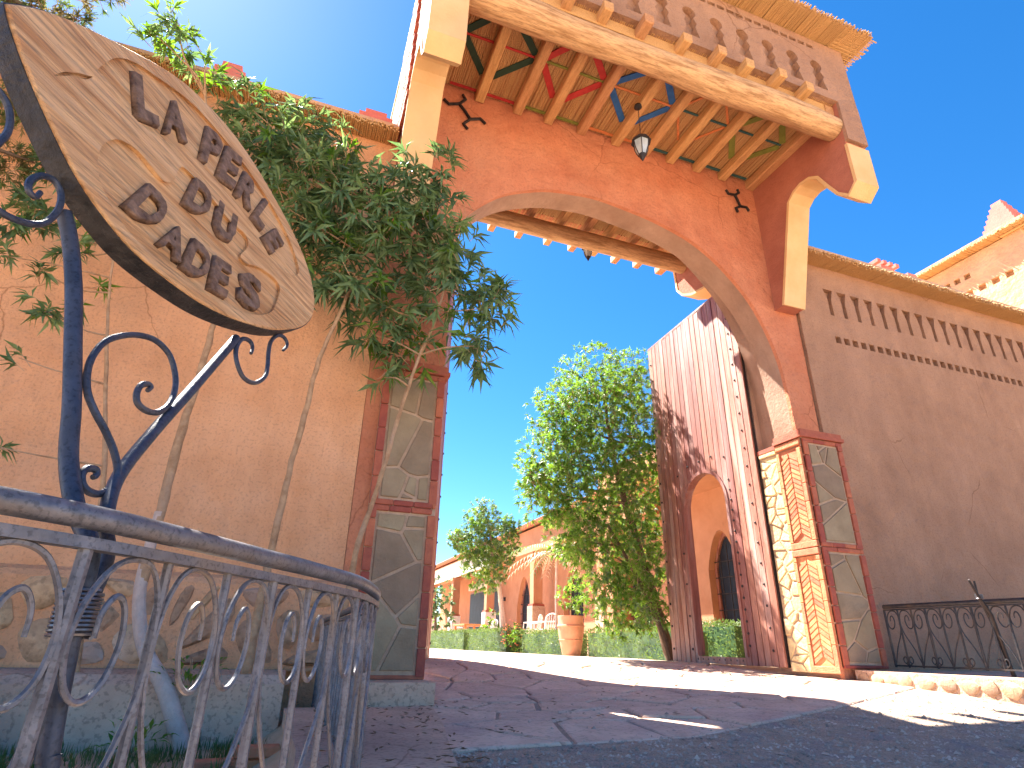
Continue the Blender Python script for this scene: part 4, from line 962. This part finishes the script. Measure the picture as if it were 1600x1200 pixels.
# planting at the foot of the left wall
def tuft(mb, x, y, z, n, L, w=.006):
    for _ in range(n):
        a = random.uniform(0, 6.28); l = random.uniform(.15, .8); d = Vector((math.cos(a) * l, math.sin(a) * l, 1)).normalized()
        leaf_into(mb, Vector((x + random.uniform(-.03, .03), y + random.uniform(-.03, .03), z)), d, Vector((math.cos(a), math.sin(a), 0)), L * random.uniform(.6, 1.2), w, fold=.1, droop=.5)
random.seed(21); gr = MB()
for _ in range(420):
    x = random.uniform(-1.9, .10); y = random.uniform(1.9, 4.42)
    if random.random() < .45: y = random.uniform(3.8, 4.42)
    tuft(gr, x, y, -.11, random.randint(5, 12), random.uniform(.05, .13))
tag(gr.build('grass', M['leaf_grass'], None, fix=False), 'sparse green grass and weeds in the planter behind the railing', kind='stuff')
for (x, y, z, s, lab) in ((-.42, 4.42, .22, .20, 'leafy shoots sprouting beside the limewashed tree foot'), (-.62, 4.2, -.08, .17, 'low weed clump on the soil below the plinth')):
    w_ = thing('weed', lab, 'plant', (x, y, z)); mb = MB()
    for q in range(46):
        a = random.uniform(0, 6.28); d = Vector((math.cos(a), math.sin(a) * .6, random.uniform(.2, 1.3))).normalized(); p = Vector((x, y, z)) + d * s * random.uniform(.2, 1.1)
        leaf_into(mb, p, (d + rnd_unit() * .6).normalized(), Vector((0, 0, 1)), .075, .024)
    st_ = MB()
    for q in range(7):
        a = q * .9; st_.tube([(x, y, z), (x + math.cos(a) * s * .5, y + math.sin(a) * s * .3, z + s * .8)], .003, 4)
    mb.build('foliage', M['leaf_light'], w_, fix=False); st_.build('stems', M['bark'], w_)
for i, (x, y, z, rz) in enumerate([(-.02, 3.72, -.095, .05), (-.20, 3.70, -.095, .1), (.02, 3.7, -.04, .0)]):
    b_ = MB().cbox((-.105, -.05, 0), (.105, .05, .05), .006)
    o = b_.build('clay_brick', M['brick'], None); o.location = (x, y, z); o.rotation_euler = (0, 0, rz)
    tag(o, ['loose clay brick lying at the right end of the planter soil', 'loose clay brick lying second from the slab in the planter', 'loose clay brick stacked on top of the pair in the planter'][i], 'brick', 'loose bricks in the planter')

# ------------------------------------------------------------------ courtyard
CZ = .325
hd_mesh = None
def hedge(x0, y0, x1, y1, h, label, seedv):
    random.seed(seedv); g = thing('hedge', label, 'hedge', ((x0 + x1) / 2, (y0 + y1) / 2, CZ), 'clipped hedge blocks edging the courtyard')
    g['label'] = label
    MB().box((x0 + .07, y0 + .07, CZ - .05), (x1 - .07, y1 - .07, CZ + h - .07)).build('inner_growth', M['leaf_b'], g)
    mb = MB(); area = 2 * (x1 - x0 + y1 - y0) * h + (x1 - x0) * (y1 - y0)
    for _ in range(int(min(4200, area * 420))):
        f = random.random() * area; t = random.random(); u = random.random()
        if f < (x1 - x0) * (y1 - y0): p = Vector((x0 + t * (x1 - x0), y0 + u * (y1 - y0), CZ + h)); n = Vector((0, 0, 1))
        elif t < (y1 - y0) / (x1 - x0 + y1 - y0):
            sx = random.choice((-1, -1, 1)); p = Vector((x0 if sx < 0 else x1, y0 + random.random() * (y1 - y0), CZ + u * h)); n = Vector((sx, 0, 0))
        else:
            sy = random.choice((-1, -1, 1)); p = Vector((x0 + random.random() * (x1 - x0), y0 if sy < 0 else y1, CZ + u * h)); n = Vector((0, sy, 0))
        p = p - n * random.uniform(0, .09) + rnd_unit() * .02 + n * .03 * math.sin(p.x * 7 + p.y * 5 + p.z * 9)
        leaf_into(mb, p, (n * .6 + Vector((0, 0, .6)) + rnd_unit() * .8).normalized(), rnd_unit(), .06, .02, droop=.1)
    tag(mb.build('foliage', M['leaf_hedge'], g, fix=False), kind='stuff')
hedge(5.85, 8.5, 6.6, 11.6, .50, 'clipped hedge block nearest the gate leaf under the leafy tree', 31)
hedge(6.0, 12.9, 6.7, 15.6, .52, 'clipped hedge block just beyond the terracotta urn', 32)
hedge(6.0, 16.7, 6.75, 20.4, .60, 'clipped hedge block in front of the small round tree', 33)
hedge(6.0, 20.9, 6.8, 26.5, .62, 'farthest clipped hedge block beside the left pillar', 34)
hedge(6.85, 8.3, 7.7, 10.6, .60, 'clipped hedge block seen through the arched wicket', 35)
# urn with plant
ur = thing('urn', 'tall terracotta urn standing before the hedge', 'urn', (5.82, 12.1, CZ))
MB().lathe([(.17, 0), (.19, .03), (.235, .25), (.27, .48), (.275, .55), (.285, .56), (.285, .58), (.272, .59), (.262, .70), (.275, .74), (.27, .765), (.235, .765), (.225, .70), (.01, .69)], (5.82, 12.1, CZ), 24).build('vessel', M['terracotta'], ur, smooth=True)
for z, r in ((.30, .247), (.56, .284)):
    MB().tube([(5.82 + r * math.cos(a), 12.1 + r * math.sin(a), CZ + z) for a in [q * math.pi / 12 for q in range(25)]], .010, 6).build('band', M['terracotta'], ur, smooth=True)
pl = thing('potted_shrub', 'bright green shrub growing in the terracotta urn', 'plant', (5.82, 12.1, CZ + .72))
random.seed(5); rosettes(pl, [(5.75, 12.1, 1.45, .26), (6.0, 12.1, 1.62, .25), (5.6, 12.0, 1.6, .2), (5.9, 12.0, 1.30, .2), (5.95, 12.05, 1.9, .15)], 2.2, .10, .035, [M['leaf_light'], M['leaf_court']], 17, twig=.1)
MB().tube([(5.82, 12.1, CZ + .70), (5.83, 12.1, 1.6)], .015, 6).build('stem', M['bark'], pl)
# courtyard tree
tt = thing('leafy_tree', 'large bright green tree with feathery leaves standing in the courtyard by the gate leaf', 'tree', (5.65, 8.4, CZ))
tr_pts = [(6.75, 9.9, CZ - .1), (6.62, 9.95, .9), (6.45, 10, 1.6), (6.2, 10, 2.5), (5.95, 10.05, 3.5), (5.8, 10.1, 4.6), (5.8, 10.2, 5.4)]
TREE = [(x * .84, y * .84, .5 + (z - .5) * .84, r * .84) for x, y, z, r in TREE[:-4] + TREE[-4:-2] + TREE[-1:]]
tr_pts = [(x * .84, y * .84, .5 + (z - .5) * .84) for x, y, z in tr_pts]
branch_tree(tt, tr_pts, .085, TREE, M['bark_dark'], 6)
MB().tube(smooth_path([(5.5, 8.06, CZ - .1), (5.33, 8.1, .85), (5.04, 8.15, 1.5), (4.62, 8.23, 2.26)], 4), [.05 - .0025 * i for i in range(13)], 7).build('limb', M['bark_dark'], tt, smooth=True)
rosettes(tt, TREE, 6.2, .095, .021, [M['leaf_court'], M['leaf_light'], M['leaf']], 18, nl=(11, 16), twig=.11)
# small round tree, far dark tree
t2 = thing('round_tree', 'small round crowned tree on a pale trunk before the villa', 'tree', (6.35, 18, .3))
branch_tree(t2, [(6.45, 18, .3), (6.4, 18, 1.2), (6.25, 18, 2.1), (6.0, 18, 3.0), (5.9, 18, 3.8)], .10, SMALLTREE, M['bark_white'], 7)
rosettes(t2, SMALLTREE, 5, .12, .03, [M['leaf_court'], M['leaf']], 19, nl=(12, 17), twig=.14)
t3 = thing('dark_tree', 'small dark tree at the far end of the courtyard beside the left pillar', 'tree', (7.0, 29, .3))
branch_tree(t3, [(7.0, 29, .3), (7.0, 29, 1.5), (6.9, 29, 2.6)], .09, [(6.9, 29, 2.6, .9), (7.2, 29, 1.9, .8), (6.5, 29, 2.1, .7)], M['bark_dark'], 8)
rosettes(t3, [(6.9, 29, 2.6, .9), (7.2, 29, 1.9, .8), (6.5, 29, 2.1, .7)], .6, .22, .07, [M['leaf'], M['leaf_b']], 20, nl=(11, 15), twig=.2)
# dry palm
pm = thing('palm', 'young palm with dry drooping fronds on a thin stem before the villa', 'palm', (7.0, 15.4, .4))
MB().tube([(7.0, 15.4, .3), (6.98, 15.4, 1.6), (7.02, 15.4, 2.9)], [.04, .033, .035], 8).build('trunk', M['bark_white'], pm, smooth=True)
random.seed(9)
for q in range(22):
    a = q * 2.4; up = random.uniform(-.1, 1.1); pts = []; Lf = random.uniform(1.0, 1.5)
    for k in range(8):
        t = k / 7; pts.append(Vector((7.02 + math.cos(a) * Lf * t * math.cos(up), 15.4 + math.sin(a) * Lf * t * math.cos(up), 2.9 + Lf * t * math.sin(up) - .75 * t * t)))
    mb = MB().tube(pts, [.010 * (1 - .8 * k / 7) for k in range(8)], 4)
    for k in range(1, 8):
        for s in (-1, 1):
            for e in (0, .5):
                p = pts[k - 1].lerp(pts[k], e); d = (pts[k] - pts[k - 1]).normalized(); sd = d.cross(Vector((0, 0, 1))).normalized() * s
                leaf_into(mb, p, (sd + d * .7 + Vector((0, 0, -.3))).normalized(), Vector((0, 0, 1)), .26, .03, droop=.3)
    mb.build('frond', M['frond_dry'] if q % 3 else M['leaf_hedge'], pm, fix=False)
# flower bush and agave-like plant
fb = thing('flower_bush', 'orange flowering bush at the corner of the middle hedge', 'plant', (5.95, 15.9, CZ))
rosettes(fb, [(5.95, 15.9, .65, .3), (6.05, 16.2, .85, .25), (5.9, 15.6, .8, .22)], 1.6, .12, .04, [M['leaf_light'], M['leaf_court']], 22)
fl = MB()
for _ in range(60):
    p = in_blob((5.92, 15.9, .78, .36), .2); fl.lathe([(.0, 0), (.024, .006), (.012, .018)], tuple(p), 5)
tag(fl.build('blossoms', M['flower'], fb), kind='stuff')
ag = thing('spiky_plant', 'pale green shrub rising behind the hedge near the terrace table', 'plant', (7.3, 22, .5))
rosettes(ag, [(7.3, 22, 1.1, .35), (7.45, 22, 1.45, .25), (7.2, 21.8, .8, .3)], 1.2, .2, .05, [M['leaf_light'], M['leaf_hedge']], 23)

# villa
vl = thing('villa', 'single storey orange villa with tiled eaves arched windows and a pillared terrace', 'house', (9, 18, .3))
def lancet(yc, z0, z1, w):
    P = [(yc - w / 2, z0)]; zs = z1 - w * .8
    for q in range(9): t = q / 8; P.append((yc - w / 2 + w / 2 * t, zs + (z1 - zs) * math.sin(t * math.pi / 2) ** .8))
    for q in range(1, 9): t = 1 - q / 8; P.append((yc + w / 2 - w / 2 * t, zs + (z1 - zs) * math.sin(t * math.pi / 2) ** .8))
    P.append((yc + w / 2, z0)); return P
wins = [(22.9, .95, 3.0, 1.5), (18.5, 1.0, 2.95, 1.45), (14.6, .95, 2.95, 1.3), (11.0, .95, 2.95, 1.0)]
MB().prism([(5.8, -.1), (25.6, -.1), (25.6, 4.3), (5.8, 4.3)], [lancet(*w) for w in wins], 0, .3, SIDE(9.0)).build('wall', M['plaster_villa'], vl)
MB().box((9.32, 5.8, -.1), (16, 25.6, 4.3)).build('inner_wall', M['plaster_villa'], vl)
for (yc, z0, z1, w) in wins:
    f = MB().prism(lancet(yc, z0, z1, w), [lancet(yc, z0 + .07, z1 - .10, w - .16)], .17, .26, SIDE(9.0)).build('window', M['door'], vl)
    MB().prism(lancet(yc, z0 + .05, z1 - .09, w - .14), [], .22, .24, SIDE(9.0)).build('pane', M['glass'], f)
    gr_ = MB()
    for q in range(1, 4): gr_.tube([(9.15, yc - w / 2 + w * q / 4, z0), (9.15, yc - w / 2 + w * q / 4, z1 - .25 - (.0 if q == 2 else .25))], .013, 5)
    for q in range(1, 5): gr_.tube([(9.15, yc - w / 2 + .04, z0 + (z1 - z0) * .17 * q), (9.15, yc + w / 2 - .04, z0 + (z1 - z0) * .17 * q)], .013, 5)
    gr_.build('grille', M['dark_iron'], f)
MB().box((6.9, 12.5, 0), (8.999, 42, .50)).build('terrace_floor', M['paving'], vl)
# recess with red door between wall and arcade
MB().box((10.4, 25.6, -.1), (16, 42, 4.2)).build('rear_wall', M['plaster_villa'], vl)
MB().box((9.7, 25.8, .5), (10.39, 26.9, 3.0)).build('door', M['red_band'], vl)
for (ya, yb) in ((27.8, 30.6), (31.6, 34.6)):
    f = MB().box((10.30, ya, .95), (10.395, yb, 3.2)).build('window', M['door'], vl)
    MB().box((10.26, ya + .1, 1.05), (10.29, yb - .1, 3.1)).build('pane', M['glass'], f)
    MB().box((10.20, ya - .1, 3.3), (10.39, yb + .1, 3.55)).build('lintel', M['stucco_white'], f)
for (x, y, w, m) in ((8.4, 20.2, .34, 'plaster_villa'), (8.4, 25.4, .34, 'plaster_villa'), (8.2, 30.2, .36, 'plaster_villa'), (8.2, 35.2, .36, 'plaster_villa'), (8.4, 15.2, .34, 'plaster_villa')):
    c = MB().box((x - w / 2, y - w / 2, .5), (x + w / 2, y + w / 2, 3.55)).build('column', M[m], vl)
    MB().box((x - w / 2 - .07, y - w / 2 - .07, .501), (x + w / 2 + .07, y + w / 2 + .07, 1.75)).build('plinth', M['stucco_white' if y > 25 else 'concrete'], c)
    MB().box((x - w / 2 - .05, y - w / 2 - .05, 1.751), (x + w / 2 + .05, y + w / 2 + .05, 1.82)).build('moulding', M['red_band'], c)
    MB().box((x - w / 2 - .06, y - w / 2 - .06, 3.4), (x + w / 2 + .06, y + w / 2 + .06, 3.545)).build('capital', M['plaster_villa'], c)
MB().box((8.15, 12.6, 3.551), (8.62, 42, 4.35)).build('eaves_beam', M['plaster_villa'], vl)
MB().box((6.75, 5.8, 3.9), (8.999, 12.39, 4.29)).build('added_shade_roof', M['plaster_villa'], vl)  # hidden roof added to shade the wall behind the wicket
MB().box((6.8, 5.9, .3), (7.1, 6.2, 3.899)).build('column', M['plaster_villa'], vl); MB().box((6.8, 12.0, .3), (7.1, 12.3, 3.899)).build('column', M['plaster_villa'], vl)  # out-of-sight supports added for the shading roof
MB().box((8.13, 24.5, 3.56), (8.149, 42, 4.3)).build('fascia', M['stucco_white'], vl)
MB().box((8.621, 12.6, 4.18), (9.0, 42, 4.34)).build('porch_ceiling', M['joist'], vl)
# tiled eaves: a row of half-round tiles
rf = MB().prism([(7.95, 4.36), (9.9, 4.95), (9.9, 5.02), (7.95, 4.42)], [], 12.4, 42.2, lambda u, v, w: (u, w, v)).build('roof', M['tile'], vl)
tl = MB(); y = 12.5
while y < 42: tl.tube([(7.90, y, 4.44), (9.8, y, 5.02)], .075, 7); y += .17
tag(tl.build('roof_tiles', M['tile'], vl), kind='stuff')
MB().box((9.9, 5.8, 4.301), (16, 42, 5.0)).build('parapet', M['plaster_villa'], vl)
MB().box((8.7, 5.8, 4.301), (9.9, 12.39, 4.6)).build('eaves', M['plaster_villa'], vl)
for (y, lab) in ((27.2, 0), (24.1, 0)): pass
lamp = MB().box((8.93, 25.0, 2.2), (8.998, 25.12, 2.35)).build('wall_lamp', M['dark_iron'], vl)

# terrace furniture
def chair(label, x, y, z, rz):
    g = thing('chair', label, 'chair', (0, 0, 0), 'white garden chairs on the terrace')
    MB().cbox((-.24, -.24, .42), (.24, .24, .46), .01).build('seat', M['white'], g)
    for (a, b) in ((-.21, -.21), (.21, -.21), (-.21, .21), (.21, .21)): MB().tube([(a, b, .42), (a * 1.12, b * 1.12, 0)], .022, 6).build('leg', M['white'], g)
    for k in range(5):
        u = -.18 + .09 * k; MB().tube([(u, .22, .46), (u * 1.15, .30, .90 - abs(u) * .5)], .017, 5).build('slat', M['white'], g)
    MB().tube(smooth_path([(-.23, .22, .46), (-.25, .29, .78), (-.1, .31, .90), (.1, .31, .90), (.25, .29, .78), (.23, .22, .46)], 4), .020, 6).build('back_frame', M['white'], g)
    for s in (-1, 1): MB().tube([(s * .23, -.22, .46), (s * .26, -.2, .66), (s * .26, .24, .68)], .02, 6).build('armrest', M['white'], g)
    g.location = (x, y, z); g.rotation_euler = (0, 0, rz); return g
chair('white slatted garden chair on the terrace directly below the left lancet window', 7.75, 19.0, .5, -2.2)
chair('white slatted garden chair on the terrace nearer the thin palm stem', 7.65, 17.7, .5, -1.2)
chair('white slatted garden chair at the left side of the orange table', 7.6, 27.3, .5, 1.4)
chair('white slatted garden chair at the right side of the orange table', 7.9, 23.9, .5, -1.4)
tb_ = thing('table', 'orange topped terrace table in front of the dark glazed opening', 'table', (7.7, 25.5, .5))
MB().cbox((7.2, 24.9, 1.20), (8.2, 26.6, 1.26), .01).build('tabletop', M['orange_wood'], tb_)
for (a, b) in ((7.28, 25.0), (8.12, 25.0), (7.28, 26.5), (8.12, 26.5)): MB().box((a - .04, b - .04, .5), (a + .04, b + .04, 1.198)).build('leg', M['orange_wood'], tb_)
sd_ = thing('planter_box', 'white planter box at the far end of the courtyard', 'planter', (7.2, 31, .3))
MB().cbox((6.7, 30.6, .3), (7.8, 31.6, 1.25), .02).build('box', M['stucco_white'], sd_)
rosettes(sd_, [(7.2, 31, 1.5, .4)], .8, .2, .06, [M['leaf_court']], 24)

# dry leaves blown over the paving
random.seed(77); dl = MB()
for _ in range(420):
    x = random.uniform(.3, 5.3); y = random.uniform(2.0, 8.5)
    if random.random() < .5: x = random.uniform(.2, 1.3); y = random.uniform(2, 4.9)
    zz = (gz(x, y) + .036) if (x > 1.1 and y > 3.3 + max(0, x - 2) * .42) else (.104 if x < .95 + (y - 3.6) * .15 and x > .16 else gz(x, y) + .012)
    a = random.uniform(0, 6.28); leaf_into(dl, Vector((x, y, zz + .004)), Vector((math.cos(a), math.sin(a), .05)), Vector((0, 0, 1)), random.uniform(.03, .07), .014, fold=.3, droop=-.1)
tag(dl.build('fallen_leaves', M['dry_leaf'], None, fix=False), 'dry brown leaves scattered over the kerb slab and paving', kind='stuff')
